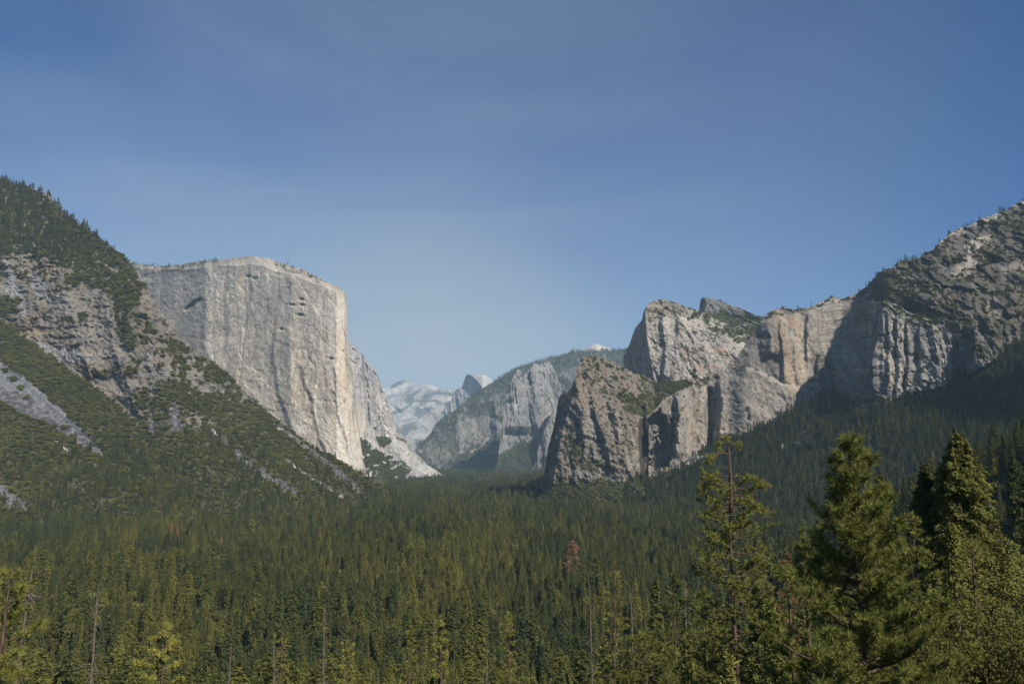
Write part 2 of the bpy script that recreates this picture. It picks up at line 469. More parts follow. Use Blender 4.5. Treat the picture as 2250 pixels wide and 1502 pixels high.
# --- far white granite range
def col_far(s):
    w = fbm(s.X / 900, s.Z / 500, 3, 2) * 250
    n = fbm((s.X + s.Z * 0.9 + w) / 420, (s.Z - s.X * 0.35 + w) / 130, 5, 4, 0.6)
    c = mixc(WHITE * 0.66, GREY * 0.62, 0.45 + 0.9 * n)
    forest = sst(0.0, 0.35, fbm((s.X + s.Z) / 380, (s.Z - 0.5 * s.X) / 120, 4, 33) - 0.18 + 0.25 * sst(900, 400, s.Z))
    band = np.maximum(line(s.U, s.V, [(930, 872), (960, 862), (1000, 868)], 5), line(s.U, s.V, [(880, 905), (910, 880), (960, 880), (985, 895)], 3)) * 0.8
    return mixc(c, [0.045, 0.06, 0.05], np.maximum(forest * 0.75, band))
def disp_far(q):
    d = -260 * (ridged((q['X'] + q['Z'] * 1.1) / 1100, q['Z'] / 2400, 4, 3) - 0.5) + 70 * fbm(q['X'] / 180, q['Z'] / 160, 4, 8)
    return d
Sheet('far_granite_range', 'hazy pale granite range beyond the dark valley walls', 815, 1045, 1.3,
      [([(800, 1020), (1060, 1020)], 0), ([(800, 950), (1060, 960)], 0.5),
       ([(800, 868), (838, 851), (852, 851), (872, 838), (890, 834), (904, 838), (925, 846), (935, 842), (950, 845), (966, 853), (985, 856), (1000, 857), (1045, 866)], 0.9)],
      D0=[(800, 13600), (1060, 14000)], back=2500, rough=2.0, disp=disp_far, color=col_far, mat=M_FARROCK, seed=5)
# nearer bare slope in front of it
def col_mid(s):
    n = fbm((s.X + s.Z * 0.8) / 200, (s.Z - 0.4 * s.X) / 70, 5, 14, 0.6)
    c = mixc(LIGHT * 0.7, GREY * 0.6, 0.55 + 0.8 * n)
    f = sst(0.1, 0.4, fbm(s.X / 160, s.Z / 110, 4, 35) + 0.1)
    return mixc(c, [0.045, 0.06, 0.045], f * 0.6)
Sheet('bare_rock_slope', 'pale bare slope with dark forest streaks below the split dome', 850, 1040, 1.3,
      [([(850, 1025), (1040, 1025)], 0), ([(850, 985), (880, 975), (905, 940), (925, 925), (945, 905), (965, 890), (985, 880), (1000, 877), (1040, 880)], 0.75)],
      D0=[(850, 11000), (1040, 11600)], back=1200, rough=2.0, disp=lambda q: -150 * (ridged((q['X'] + q['Z'] * 0.8) / 500, q['Z'] / 1500, 4, 6) - 0.5) + 40 * fbm(q['X'] / 90, q['Z'] / 90, 4, 2),
      color=col_mid, mat=M_FARROCK, seed=8)

# --- the split dome: sheer dark face to the left, white rounded back to the right
def col_dome_back(s):
    return mixc(WHITE * 0.8, LIGHT * 0.65, 0.4 + 0.7 * fbm(s.X / 120, s.Z / 90, 4, 6))
Sheet('dome_back', 'white rounded back of the split granite dome', 1028, 1100, 1.0,
      [([(1028, 940), (1100, 940)], 0), ([(1028, 828), (1036, 823), (1046, 821), (1058, 822), (1070, 826), (1080, 832), (1090, 841), (1100, 856)], 0.9)],
      D0=[(1028, 13900), (1060, 13700), (1100, 14300)], back=500, rough=0.6, disp=rug(25, 120, 4), color=col_dome_back, mat=M_FARROCK, seed=4)
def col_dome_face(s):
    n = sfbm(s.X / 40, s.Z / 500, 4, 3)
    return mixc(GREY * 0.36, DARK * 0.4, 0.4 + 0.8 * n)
Sheet('dome_face', 'sheer shaded grey face of the split granite dome', 1006, 1064, 0.8,
      [([(1006, 960), (1064, 960)], 0), ([(1006, 905), (1064, 905)], 1.5),
       ([(1006, 880), (1010, 868), (1014, 851), (1019, 838), (1024, 824), (1029, 822), (1036, 825), (1044, 831), (1052, 840), (1058, 849), (1064, 862)], 7)],
      D0=[(1006, 13900), (1012, 13850), (1064, 12550)], back=260, rough=0.5, disp=rug(22, 60, 9, 4, 0.4), color=col_dome_face, mat=M_FARROCK, seed=6)
def col_shoulder(s):
    n = sfbm(s.X / 50, s.Z / 300, 4, 13)
    return mixc(LIGHT * 0.55, DARK * 0.7, 0.35 + 0.9 * n)
Sheet('dome_shoulder', 'fluted grey rock shoulder at the foot of the split dome', 978, 1040, 0.9,
      [([(978, 960), (1040, 960)], 0), ([(978, 897), (990, 880), (999, 861), (1004, 854), (1012, 852), (1024, 860), (1040, 880)], 2.5)],
      D0=[(978, 12200), (1040, 12100)], back=300, rough=1.2, disp=cliff_disp(60, 160, 25, 60, 8, 30, 0, 5), color=col_shoulder, mat=M_FARROCK, seed=7)

# --- white bald summit peeping over the forested ridge
def col_bald(s):
    return mixc(WHITE * 0.72, LIGHT * 0.55, 0.35 + 0.9 * fbm(s.X / 60, s.Z / 30, 4, 16))
Sheet('bald_summit', 'small white bald summit rising above the forested ridge', 1262, 1362, 1.0,
      [([(1262, 800), (1362, 800)], 0), ([(1262, 774), (1276, 768), (1290, 763), (1302, 757), (1312, 755), (1322, 757), (1334, 763), (1346, 769), (1362, 777)], 0.62)],
      D0=[(1262, 9000), (1310, 8800), (1362, 9000)], back=600, rough=0.7, disp=rug(18, 60, 3), color=col_bald, mat=M_FARROCK, seed=3)

# --- long forested ridge on the right of the valley's far end
def col_ridge(s):
    U, V = s.U, s.V
    rock = granite(s, LIGHT * 0.5, GREY * 0.5, DARK * 0.7, 0.5, 22, 6, RUST * 0.5, 0.25)
    n = fbm(s.X / 90, s.Z / 60, 4, 22)
    f = 1 - np.clip(region(U, V, [(1002, 905), (1040, 915), (1068, 912), (1092, 925), (1090, 950), (1080, 968), (1040, 975), (1020, 968), (1000, 960), (1005, 930)], 5) * 0.7
                    + region(U, V, [(925, 985), (950, 965), (985, 990), (1000, 1012), (960, 1028), (940, 1010)], 5) * 0.4
                    + region(U, V, [(1085, 868), (1112, 850), (1118, 905), (1090, 915)], 4) * 0.45
                    + region(U, V, [(1230, 812), (1300, 790), (1330, 780), (1330, 830), (1250, 840)], 8) * 0.6, 0, 1)
    f = f * sst(-0.75, 0.15, n + 0.35)
    s.veg = f
    s.tree = f * sst(0, 8, 0 * V + 10) * (V < 1010)
    c = mixc(rock, mixc([0.045, 0.052, 0.034], [0.075, 0.08, 0.05], 0.5 + n), f * 0.9)
    # light talus streaks
    t = np.maximum(line(U, V, [(1085, 952), (1060, 975), (1030, 997)], 1.6), line(U, V, [(1186, 985), (1170, 1000), (1158, 1012)], 2.4))
    return mixc(c, LIGHT, t * sst(-0.3, 0.3, n) * 0.8)
def disp_ridge(q):
    U, V = q['U'], q['V']
    d = -90 * (ridged(q['X'] / 420 + q['Z'] / 900, q['Z'] / 1500, 4, 12) - 0.5) + 24 * fbm(q['X'] / 70, q['Z'] / 60, 4, 3)
    d = d - 120 * rib(U, V, [(1085, 880), (1092, 960), (1070, 1000)], 14, 60)
    return d
RIDGE_TOP = [(900, 1012), (919, 975), (935, 965), (948, 949), (956, 933), (969, 920), (991, 907), (1012, 891), (1028, 877), (1060, 853), (1087, 837), (1113, 821),
             (1135, 807), (1167, 797), (1207, 786), (1247, 775), (1262, 771), (1290, 769), (1320, 770), (1345, 769), (1380, 765), (1440, 760)]
Sheet('forested_ridge', 'long hazy forested ridge falling left to the valley floor', 906, 1430, 1.4,
      [([(900, 1040), (1430, 1040)], 0), ([(900, 1034), (925, 1028), (960, 1020), (1000, 1005), (1050, 990), (1100, 985), (1200, 990), (1430, 990)], 0.42),
       ([(900, 1022), (925, 1002), (950, 985), (985, 945), (1020, 920), (1060, 905), (1100, 895), (1150, 880), (1430, 860)], 1.1), (RIDGE_TOP, 0.62)],
      back=1800, rough=1.0, disp=disp_ridge, color=col_ridge, seed=9)

# --- tall pale tower rock on that ridge
def col_tower(s):
    c = granite(s, LIGHT * 0.56, GREY * 0.56, DARK * 0.7, 0.5, 18, 16)
    t = np.maximum(line(s.U, s.V, [(1190, 850), (1205, 870), (1222, 888)], 1.5), line(s.U, s.V, [(1222, 888), (1205, 915), (1190, 940)], 2.0))
    v = line(s.U, s.V, [(1192, 855), (1208, 876)], 3.0)
    c = mixc(c, [0.05, 0.065, 0.035], v * 0.7)
    c = mixc(c, WHITE * 0.7, t * 0.6)
    g = region(s.U, s.V, [(1070, 1060), (1088, 1005), (1130, 975), (1200, 962), (1232, 975), (1232, 1050), (1080, 1050)], 6)
    s.tree = g * 1.0
    return mixc(c, [0.045, 0.058, 0.028], g)
def disp_tower(q):
    U, V = q['U'], q['V']
    d = cliff_disp(30, 110, 16, 40, 6, 18, 6, 21)(q)
    d = d - 150 * rib(U, V, [(1138, 805), (1139, 850), (1134, 900), (1118, 945)], 26, 90)
    d = d - 60 * rib(U, V, [(1172, 800), (1176, 870), (1180, 960)], 10, 34)
    d = d - 50 * rib(U, V, [(1200, 795), (1204, 840)], 8, 24)
    d = d + 0
    return d
Sheet('tower_rock', 'tall pale granite tower standing out from the forested ridge', 1086, 1240, 1.1,
      [([(1086, 1047), (1240, 1046)], 0), ([(1086, 1041), (1100, 1022), (1110, 1000), (1140, 982), (1200, 966), (1240, 972)], 0.55),
       ([(1086, 1038), (1092, 1015), (1098, 975), (1104, 930), (1112, 880), (1118, 850), (1128, 825), (1136, 813), (1141, 811), (1146, 819), (1151, 826), (1158, 818), (1166, 806), (1176, 799), (1186, 802), (1196, 796), (1206, 795), (1214, 803), (1222, 818), (1228, 840), (1240, 850)], 5.0)],
      back=260, rough=1.8, wrap=(200, 0), disp=disp_tower, color=col_tower, seed=10)
def col_pinn(s):
    return granite(s, LIGHT * 0.5, GREY * 0.5, DARK * 0.7, 0.5, 12, 19)
Sheet('slanting_buttress', 'slanting grey buttress against the lower right of the tower rock', 1172, 1262, 1.2,
      [([(1172, 1046), (1262, 1046)], 0), ([(1172, 1040), (1262, 1020)], 0.6), ([(1172, 1030), (1183, 985), (1192, 955), (1204, 925), (1214, 900), (1224, 884), (1262, 850)], 2.4)],
      back=300, rough=1.6, disp=lambda q: cliff_disp(25, 60, 10, 25, 4, 12, 4, 25)(q) - 90 * rib(q['U'], q['V'], [(1222, 885), (1204, 940), (1194, 1010)], 22, 40), color=col_pinn, seed=11)

# --- east buttress right of the great wall
def col_east(s):
    U, V = s.U, s.V
    c = granite(s, LIGHT * 0.86, GREY, DARK, 0.75, 13, 31, OCHRE, 0.25)
    c = mixc(c, WHITE * 0.74, region(U, V, [(840, 932), (858, 940), (882, 962), (900, 990), (925, 1015), (960, 1032), (955, 1050), (925, 1036), (895, 1020), (868, 985), (850, 965)], 4))
    c = mixc(c, DARK, line(U, V, [(822, 868), (824, 905)], 5) * 0.5 + line(U, V, [(798, 780), (800, 830)], 4) * 0.4)
    c = mixc(c, CREAM, region(U, V, [(778, 890), (800, 890), (803, 950), (780, 960)], 4) * 0.6)
    n = fbm(s.X / 20, s.Z / 16, 3, 8)
    g = region(U, V, [(826, 962), (838, 955), (856, 962), (860, 975), (846, 982), (830, 975)], 4)
    g = np.maximum(g, region(U, V, [(786, 965), (806, 968), (822, 985), (840, 1000), (870, 1003), (893, 1020), (905, 1035), (880, 1060), (780, 1060)], 5) * (n > -0.42))
    g = np.maximum(g, 0.8 * line(U, V, [(868, 958), (900, 975)], 3) * (n > -0.1))
    s.veg = g; s.tree = g
    c = mixc(c, CHAP * 0.9, g)
    return mixc(c, WHITE * 0.8, line(U, V, [(874, 1010), (890, 1025), (905, 1036)], 2.0) * (n > -0.3))
def disp_east(q):
    d = cliff_disp(26, 120, 9, 36, 3, 10, 4, 33)(q)
    d = d + 30 * line(q['U'], q['V'], [(800, 770), (806, 860), (810, 940)], 4)
    return d
Sheet('stepped_buttress', 'grey stepped buttress right of the great pale wall above a rockfall scar', 758, 985, 1.2,
      [([(758, 1055), (985, 1055)], 0), ([(758, 958), (800, 963), (830, 968), (860, 1000), (900, 1022), (950, 1040), (968, 1046), (985, 1050)], 0.62),
       ([(758, 800), (800, 830), (840, 880), (870, 930), (900, 985), (940, 1022), (968, 1041), (985, 1047)], 4.5),
       ([(758, 736), (766, 745), (776, 756), (786, 768), (796, 778), (806, 791), (816, 803), (826, 815), (834, 832), (840, 850), (848, 870), (856, 890), (864, 912), (872, 932), (885, 956), (905, 985), (925, 1006), (945, 1024), (957, 1032), (968, 1040), (985, 1046)], 2.4)],
      D0=[(758, 3750), (860, 4200), (968, 5000), (985, 5100)], back=700, rough=1.4, disp=disp_east, color=col_east, seed=12)

# --- the great pale wall
def col_wall(s):
    U, V = s.U, s.V
    h = s.X + 0.6 * s.D
    c = granite(s, LIGHT * 1.06, LIGHT * 0.86, GREY * 0.8, 0.6, 11, 41, CREAM, 0.7)
    n = fbm(h / 110, s.Z / 150, 4, 44)
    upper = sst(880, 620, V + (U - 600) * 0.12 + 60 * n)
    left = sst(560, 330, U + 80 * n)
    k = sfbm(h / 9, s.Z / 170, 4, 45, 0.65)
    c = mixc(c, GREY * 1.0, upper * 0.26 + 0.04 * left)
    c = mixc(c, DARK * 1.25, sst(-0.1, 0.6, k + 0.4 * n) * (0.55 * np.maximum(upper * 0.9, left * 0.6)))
    c = mixc(c, CREAM * 1.0, sst(0.0, 0.5, sfbm(h / 22, s.Z / 260, 3, 47)) * sst(520, 650, U) * (V < 900) * 0.65)
    # dark stripes seen on the face
    for p, w, a in (([(606, 700), (600, 745), (598, 800)], 3, .5), ([(545, 590), (549, 640), (540, 700)], 2.2, .5), ([(646, 640), (642, 720)], 2.5, .35), ([(710, 650), (708, 780)], 2, .35),
                    ([(690, 760), (676, 800), (668, 812)], 1.6, .5), ([(595, 796), (612, 812)], 2.0, .6), ([(415, 690), (425, 702), (432, 708)], 1.8, .5), ([(560, 765), (556, 790)], 3.5, .4),
                    ([(690, 940), (700, 975), (712, 1000)], 1.3, .5), ([(750, 968), (765, 1000), (770, 1020)], 1.3, .6), ([(770, 985), (782, 1010)], 1.2, .5)):
        c = mixc(c, DARK * 0.8, line(U, V, p, w) * a)
    for x, y, w in ((662, 657, 3), (664, 669, 3), (642, 669, 2), (660, 691, 3), (618, 722, 2.5), (727, 788, 2.5), (755, 770, 2.5), (612, 600, 4), (640, 622, 4)):
        c = mixc(c, DARK * 0.5, np.exp(-(((U - x) / (w * 1.6)) ** 2 + ((V - y) / w) ** 2)) * 0.8)
    wu = U + 5 * fbm(U / 16, V / 20, 3, 481); wv = V + 5 * fbm(U / 18, V / 15, 3, 482)
    for p, a in (([(500, 600), (506, 645), (497, 700), (503, 735)], .5), ([(520, 606), (546, 607), (552, 640), (538, 720), (534, 760)], .6), ([(572, 640), (590, 690), (583, 745)], .4), ([(618, 640), (642, 700)], .35),
                 ([(556, 785), (574, 768), (600, 778)], .4), ([(595, 795), (616, 812), (624, 860)], .6), ([(668, 812), (690, 768), (700, 775)], .6), ([(668, 820), (700, 905), (735, 1000), (752, 1035)], .5),
                 ([(740, 830), (768, 900), (788, 980)], .35), ([(690, 930), (704, 975), (715, 1005)], .6), ([(655, 800), (640, 860), (648, 930)], .3), ([(430, 620), (445, 680), (440, 740)], .4), ([(470, 640), (462, 720), (480, 780)], .35),
                 ([(410, 675), (428, 662), (442, 655)], .4), ([(350, 600), (380, 640), (400, 690)], .3), ([(640, 900), (690, 1000), (705, 1020)], .3), ([(580, 840), (640, 990)], .25), ([(715, 640), (722, 720), (716, 800)], .35), ([(735, 650), (742, 760)], .3)):
        c = mixc(c, DARK * 0.8, np.exp(-(distpoly(wu, wv, p) / 1.3) ** 2) * a)
    c = mixc(c, WHITE * 0.85, region(U, V, [(664, 835), (690, 850), (740, 960), (790, 1030), (745, 1020), (705, 945)], 6) * 0.45 + region(U, V, [(640, 790), (648, 780), (652, 860), (642, 850)], 3) * 0.4)
    # pale clean slabs low on the wall
    c = mixc(c, WHITE * 0.86, sst(880, 1000, V + 25 * n) * 0.45)
    g = region(U, V, [(410, 672), (425, 664), (440, 656), (441, 662), (425, 674), (412, 678)], 2) + region(U, V, [(600, 570), (650, 580), (720, 618), (700, 622), (660, 602), (630, 596), (605, 584)], 4) * (fbm(h / 12, s.Z / 12, 2, 5) > 0.1) * 0.7
    g = g + region(U, V, [(290, 574), (480, 566), (480, 578), (430, 586), (390, 600), (330, 592), (290, 600)], 3) * (fbm(h / 16, s.Z / 10, 2, 6) > -0.1) * 0.7
    s.veg = np.clip(g, 0, 1); s.tree = s.veg
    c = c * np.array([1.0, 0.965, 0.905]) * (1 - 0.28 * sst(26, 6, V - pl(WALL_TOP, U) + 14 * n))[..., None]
    return mixc(c, CHAP, s.veg * 0.8)
def disp_wall(q):
    U, V = q['U'], q['V']
    h = q['X'] + 0.5 * q['D']
    d = cliff_disp(9, 190, 1.7, 60, 1.6, 14, 1.4, 51, 4)(q)
    # broad prow towards the right, gentle diagonal flakes lower down
    d = d - 38 * rib(U, V, [(700, 600), (705, 760), (740, 900), (790, 1040)], 130, 90)
    d = d + 3 * line(U, V, [(545, 590), (552, 640), (538, 720), (530, 800)], 3)
    d = d - 7 * rib(U, V, [(500, 610), (505, 700), (500, 780)], 8, 40)
    d = d - 9 * rib(U, V, [(606, 720), (604, 800), (625, 900), (640, 960)], 9, 60)
    d = d - 9 * rib(U, V, [(664, 800), (690, 900), (720, 1000), (735, 1040)], 8, 50)
    d = d - 9 * rib(U, V, [(735, 800), (745, 900), (770, 980), (785, 1040)], 7, 30)
    d = d - 6 * rib(U, V, [(455, 640), (450, 760), (470, 820)], 9, 40)
    d = d + 25 * line(U, V, [(408, 680), (425, 665), (441, 657)], 3)
    for x, y in ((662, 658), (664, 670), (642, 670), (660, 692), (618, 723), (727, 788), (545, 608), (560, 612)):
        d = d + 14 * np.exp(-(((U - x) / 5.0) ** 2 + ((V - y) / 3.0) ** 2))
    return d
WALL_TOP = [(270, 574), (310, 580), (350, 584), (400, 581), (430, 575), (480, 571), (505, 567), (520, 565), (545, 563), (570, 564), (600, 571), (640, 584), (665, 592), (680, 601), (700, 611), (720, 620), (740, 629), (752, 637),
            (757, 642), (760, 650), (762, 662), (763, 700), (764, 745), (768, 790), (775, 835), (782, 885), (788, 935), (793, 975), (798, 1010), (805, 1037)]
_us = [p[0] for p in WALL_TOP]
Sheet('great_granite_wall', 'huge pale granite wall with flat rounded top left of the gap', 276, 805, 1.25,
      [([(270, 1075), (805, 1075)], 0), ([(270, 900), (700, 905), (780, 930), (790, 1000), (798, 1040), (805, 1060)], 3.2),
       ([(270, 592), (400, 592), (480, 586), (560, 584), (640, 602), (700, 626), (740, 644), (757, 660), (763, 760), (775, 850), (788, 950), (800, 1045), (805, 1050)], 7.5),
       (WALL_TOP, [(270, 0.8), (740, 0.8), (757, 3), (805, 5)])],
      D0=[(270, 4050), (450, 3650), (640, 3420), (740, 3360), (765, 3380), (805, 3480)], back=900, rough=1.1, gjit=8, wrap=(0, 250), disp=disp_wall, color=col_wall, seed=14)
# --- the dark little peak behind, on the right side
def col_small(s):
    U, V = s.U, s.V
    c = granite(s, LIGHT * 0.34, GREY * 0.4, DARK * 0.5, 0.4, 14, 61)
    n = fbm(s.X / 28, s.Z / 22, 4, 62)
    g = region(U, V, [(1556, 690), (1590, 682), (1640, 690), (1680, 700), (1690, 720), (1660, 745), (1640, 762), (1600, 745), (1560, 715)], 8)
    g = np.maximum(g * (n > -0.35), (n > 0.1) * 0.8 * (V > 690))
    s.veg = g; s.tree = g * 0.8
    return mixc(c, mixc([0.075, 0.09, 0.038], CHAP, 0.5 + n), g)
Sheet('small_dark_peak', 'small blunt dark peak behind the pale rounded rock', 1530, 1740, 1.2,
      [([(1530, 800), (1740, 800)], 0), ([(1530, 700), (1545, 692), (1560, 690), (1600, 692), (1650, 700), (1740, 712)], 0.7),
       ([(1530, 690), (1536, 682), (1539, 660), (1542, 654), (1550, 652), (1562, 654), (1578, 658), (1596, 665), (1618, 673), (1640, 683), (1660, 691), (1680, 697), (1740, 706)], 1.6)],
      D0=[(1530, 3350), (1740, 3200)], back=300, rough=2.0, wrap=(150, 0),
      disp=lambda q: cliff_disp(16, 60, 6, 20, 3, 8, 4, 63)(q) - 70 * rib(q['U'], q['V'], [(1550, 650), (1552, 700)], 14, 60), color=col_small, seed=15)

# --- pale rounded rock
def col_cath(s):
    U, V = s.U, s.V
    c = granite(s, LIGHT * 0.98, GREY * 1.1, DARK * 1.1, 0.55, 10, 71)
    h = s.X + 0.6 * s.D
    n = fbm(h / 40, s.Z / 34, 4, 72)
    c = mixc(c, RUST * 1.05, region(U, V, [(1485, 715), (1500, 712), (1500, 728), (1485, 730)], 4) * 0.5
             + region(U, V, [(1520, 745), (1560, 748), (1608, 772), (1600, 782), (1570, 770), (1540, 762)], 4) * 0.65 * (n > -0.3)
             + region(U, V, [(1490, 760), (1530, 765), (1540, 800), (1590, 800), (1590, 812), (1520, 815), (1500, 790)], 8) * 0.25)
    top = region(U, V, [(1405, 690), (1410, 650), (1560, 640), (1560, 705), (1530, 700), (1490, 690), (1450, 690), (1430, 715)], 7)
    c = mixc(c, BROWN * 1.0, top * 0.45)
    c = mixc(c, WHITE * 0.85, region(U, V, [(1500, 690), (1530, 690), (1570, 725), (1650, 760), (1640, 790), (1580, 815), (1540, 760), (1510, 740)], 8) * 0.2)
    n2 = fbm(h / 14, s.Z / 12, 3, 73)
    g = np.maximum(top * (n2 > 0.15), region(U, V, [(1495, 756), (1520, 756), (1530, 775), (1510, 778)], 4) * (n2 > 0))
    g = np.maximum(g, (n2 > 0.62) * 0.8)
    g = np.maximum(g, region(U, V, [(1540, 700), (1560, 690), (1660, 700), (1700, 760), (1655, 762), (1610, 745), (1560, 725)], 6) * (n2 > -0.4))
    s.veg = g; s.tree = g
    return mixc(c * np.array([0.70, 0.675, 0.63]), CHAP, g * 0.85)
def disp_cath(q):
    U, V = q['U'], q['V']
    d = cliff_disp(12, 70, 5, 22, 2.2, 7, 2.0, 75)(q)
    # the left flank turns away: shaded facet left of the arete
    edge = pl([(1375 * 0 + 640, 1416), (690, 1416), (740, 1420), (800, 1430), (840, 1438)], V) if False else np.interp(V, [640, 690, 740, 800, 840], [1418, 1417, 1421, 1431, 1438])
    du = U - edge
    d = d + np.where(du < 0, -du * 9.0, 0)
    d = d + 0.0020 * np.clip(U - 1440, 0, 400) ** 2 * 1.0
    d = d - 22 * rib(U, V, [(1455, 690), (1462, 760), (1460, 830)], 8, 26)
    d = d - 14 * rib(U, V, [(1490, 700), (1486, 780), (1480, 840)], 7, 26)
    return d
Sheet('rounded_granite_rock', 'pale rounded rock with shaded left flank behind the brown crag', 1370, 1705, 1.2,
      [([(1370, 880), (1705, 880)], 0), ([(1370, 800), (1430, 790), (1520, 780), (1600, 770), (1705, 760)], 4.5),
       ([(1370, 784), (1376, 770), (1385, 752), (1390, 735), (1396, 720), (1406, 708), (1411, 700), (1413, 688), (1418, 676), (1425, 668), (1434, 662), (1444, 658), (1458, 657), (1474, 661), (1488, 665), (1508, 674), (1520, 678), (1532, 681), (1552, 690), (1580, 700), (1620, 720), (1660, 745), (1705, 760)],
        [(1370, 5), (1410, 4.5), (1440, 2.2), (1705, 1.1)])],
      D0=[(1370, 2900), (1705, 2780)], back=350, rough=1.6, wrap=(200, 0), disp=disp_cath, color=col_cath, seed=16)

# --- brown lower crag with the hanging valley
def col_crag(s):
    U, V = s.U, s.V
    h = s.X + 0.6 * s.D
    c = granite(s, LIGHT * 0.72, BROWN * 1.05, DARK, 0.6, 9, 81, OCHRE * 0.95, 0.5)
    n = fbm(h / 30, s.Z / 26, 4, 82); n2 = fbm(h / 11, s.Z / 10, 3, 83)
    dome = region(U, V, [(1265, 775), (1420, 790), (1480, 860), (1400, 915), (1340, 903), (1282, 896), (1262, 860)], 5)
    c = mixc(c, mixc([0.27, 0.22, 0.17], [0.34, 0.31, 0.27], 0.5 + n2), dome * 0.9)
    c = mixc(c, CREAM * 0.85, region(U, V, [(1310, 905), (1400, 920), (1398, 1030), (1365, 1020), (1345, 960)], 8) * sst(-0.1, 0.4, sfbm(h / 8, s.Z / 120, 3, 84)) * 0.8)
    c = mixc(c, DARK * 1.2, region(U, V, [(1196, 1060), (1240, 880), (1262, 860), (1290, 1000), (1300, 1060)], 8) * 0.35)
    g = region(U, V, [(1355, 868), (1375, 858), (1400, 868), (1435, 862), (1465, 868), (1450, 895), (1425, 914), (1395, 914), (1372, 900)], 5) * (n > -0.55)
    g = np.maximum(g, region(U, V, [(1420, 838), (1500, 830), (1520, 850), (1470, 870), (1440, 858)], 4))
    g = np.maximum(g, region(U, V, [(1232, 960), (1262, 950), (1290, 975), (1320, 1015), (1350, 1030), (1320, 1045), (1280, 1030), (1240, 1000)], 9) * (n2 > -0.1))
    g = np.maximum(g, region(U, V, [(1270, 782), (1330, 784), (1300, 860), (1290, 850)], 7) * (n2 > 0.05))
    g = np.maximum(g, dome * (n2 > 0.42)); g = np.maximum(g, (n2 > 0.66))
    foot = sst(-4, 6, V + 6 * n2 - np.interp(U, [1192, 1240, 1290, 1340, 1360, 1400, 1440], [1062, 1062, 1056, 1050, 1064, 1044, 1044]))
    g = np.maximum(g, foot)
    s.veg = g; s.tree = np.maximum(g * 0.6, foot * 1.6)
    # dark wet water chute at the right
    c = mixc(c, np.array([0.07, 0.055, 0.048]), region(U, V, [(1403, 920), (1424, 917), (1424, 980), (1430, 1040), (1408, 1045), (1404, 985)], 1.5) * 0.85)
    return mixc(c * np.array([0.58, 0.57, 0.55]), CHAP, g * 0.85)
def disp_crag(q):
    U, V = q['U'], q['V']
    d = cliff_disp(15, 70, 4.5, 26, 3.4, 8, 3.0, 85, 2.4)(q)
    edge = np.interp(V, [780, 850, 900, 960, 1060], [1276, 1266, 1250, 1232, 1216])
    du = U - edge
    d = d + np.where(du < 0, -du * 2.6, 0)
    for p, wl, wr, a in (([(1300, 880), (1330, 960), (1345, 1030)], 9, 26, 16.9), ([(1350, 900), (1362, 960), (1378, 1040)], 9, 40, 11.9),
                         ([(1268, 840), (1276, 900), (1280, 960)], 10, 26, 16.9), ([(1232, 1010), (1238, 1060)], 8, 20, 9.9), ([(1258, 1000), (1262, 1062)], 6, 18, 8.9), ([(1316, 905), (1325, 960)], 6, 14, 5.0)):
        d = d - a * rib(U, V, p, wl, wr)
    d = d + 60 * line(U, V, [(1414, 900), (1415, 990), (1420, 1045)], 9) + 260 * sst(1418, 1440, U)
    return d
CRAG_TOP = [(1190, 1062), (1196, 1040), (1200, 1010), (1204, 985), (1210, 962), (1215, 946), (1219, 925), (1223, 905), (1225, 885), (1230, 870), (1236, 864), (1248, 858), (1256, 852), (1260, 840), (1263, 830), (1267, 815),
            (1271, 803), (1275, 790), (1280, 784), (1296, 782), (1313, 784), (1326, 787), (1340, 792), (1352, 798), (1364, 805), (1380, 812), (1393, 819), (1410, 824), (1423, 829), (1438, 838), (1452, 842), (1470, 840), (1490, 836), (1540, 830)]
Sheet('brown_lower_crag', 'rugged brown crag right of the gap with bushes on its ledges', 1192, 1530, 1.2,
      [([(1192, 1126), (1300, 1129), (1400, 1131), (1530, 1131)], 0), ([(1192, 1066), (1230, 1066), (1290, 1062), (1340, 1060), (1370, 1066), (1400, 1050), (1530, 1030)], 0.85),
       ([(1192, 1064), (1200, 1030), (1208, 985), (1218, 950), (1228, 905), (1240, 885), (1262, 888), (1282, 897), (1338, 903), (1385, 911), (1403, 917), (1429, 915), (1450, 898), (1530, 880)], 4.2),
       (CRAG_TOP, [(1190, 5), (1240, 3), (1275, 1.5), (1330, 0.95), (1420, 0.5), (1530, 0.45)])],
      back=500, rough=1.6, wrap=(250, 0), disp=disp_crag, color=col_crag, seed=17)

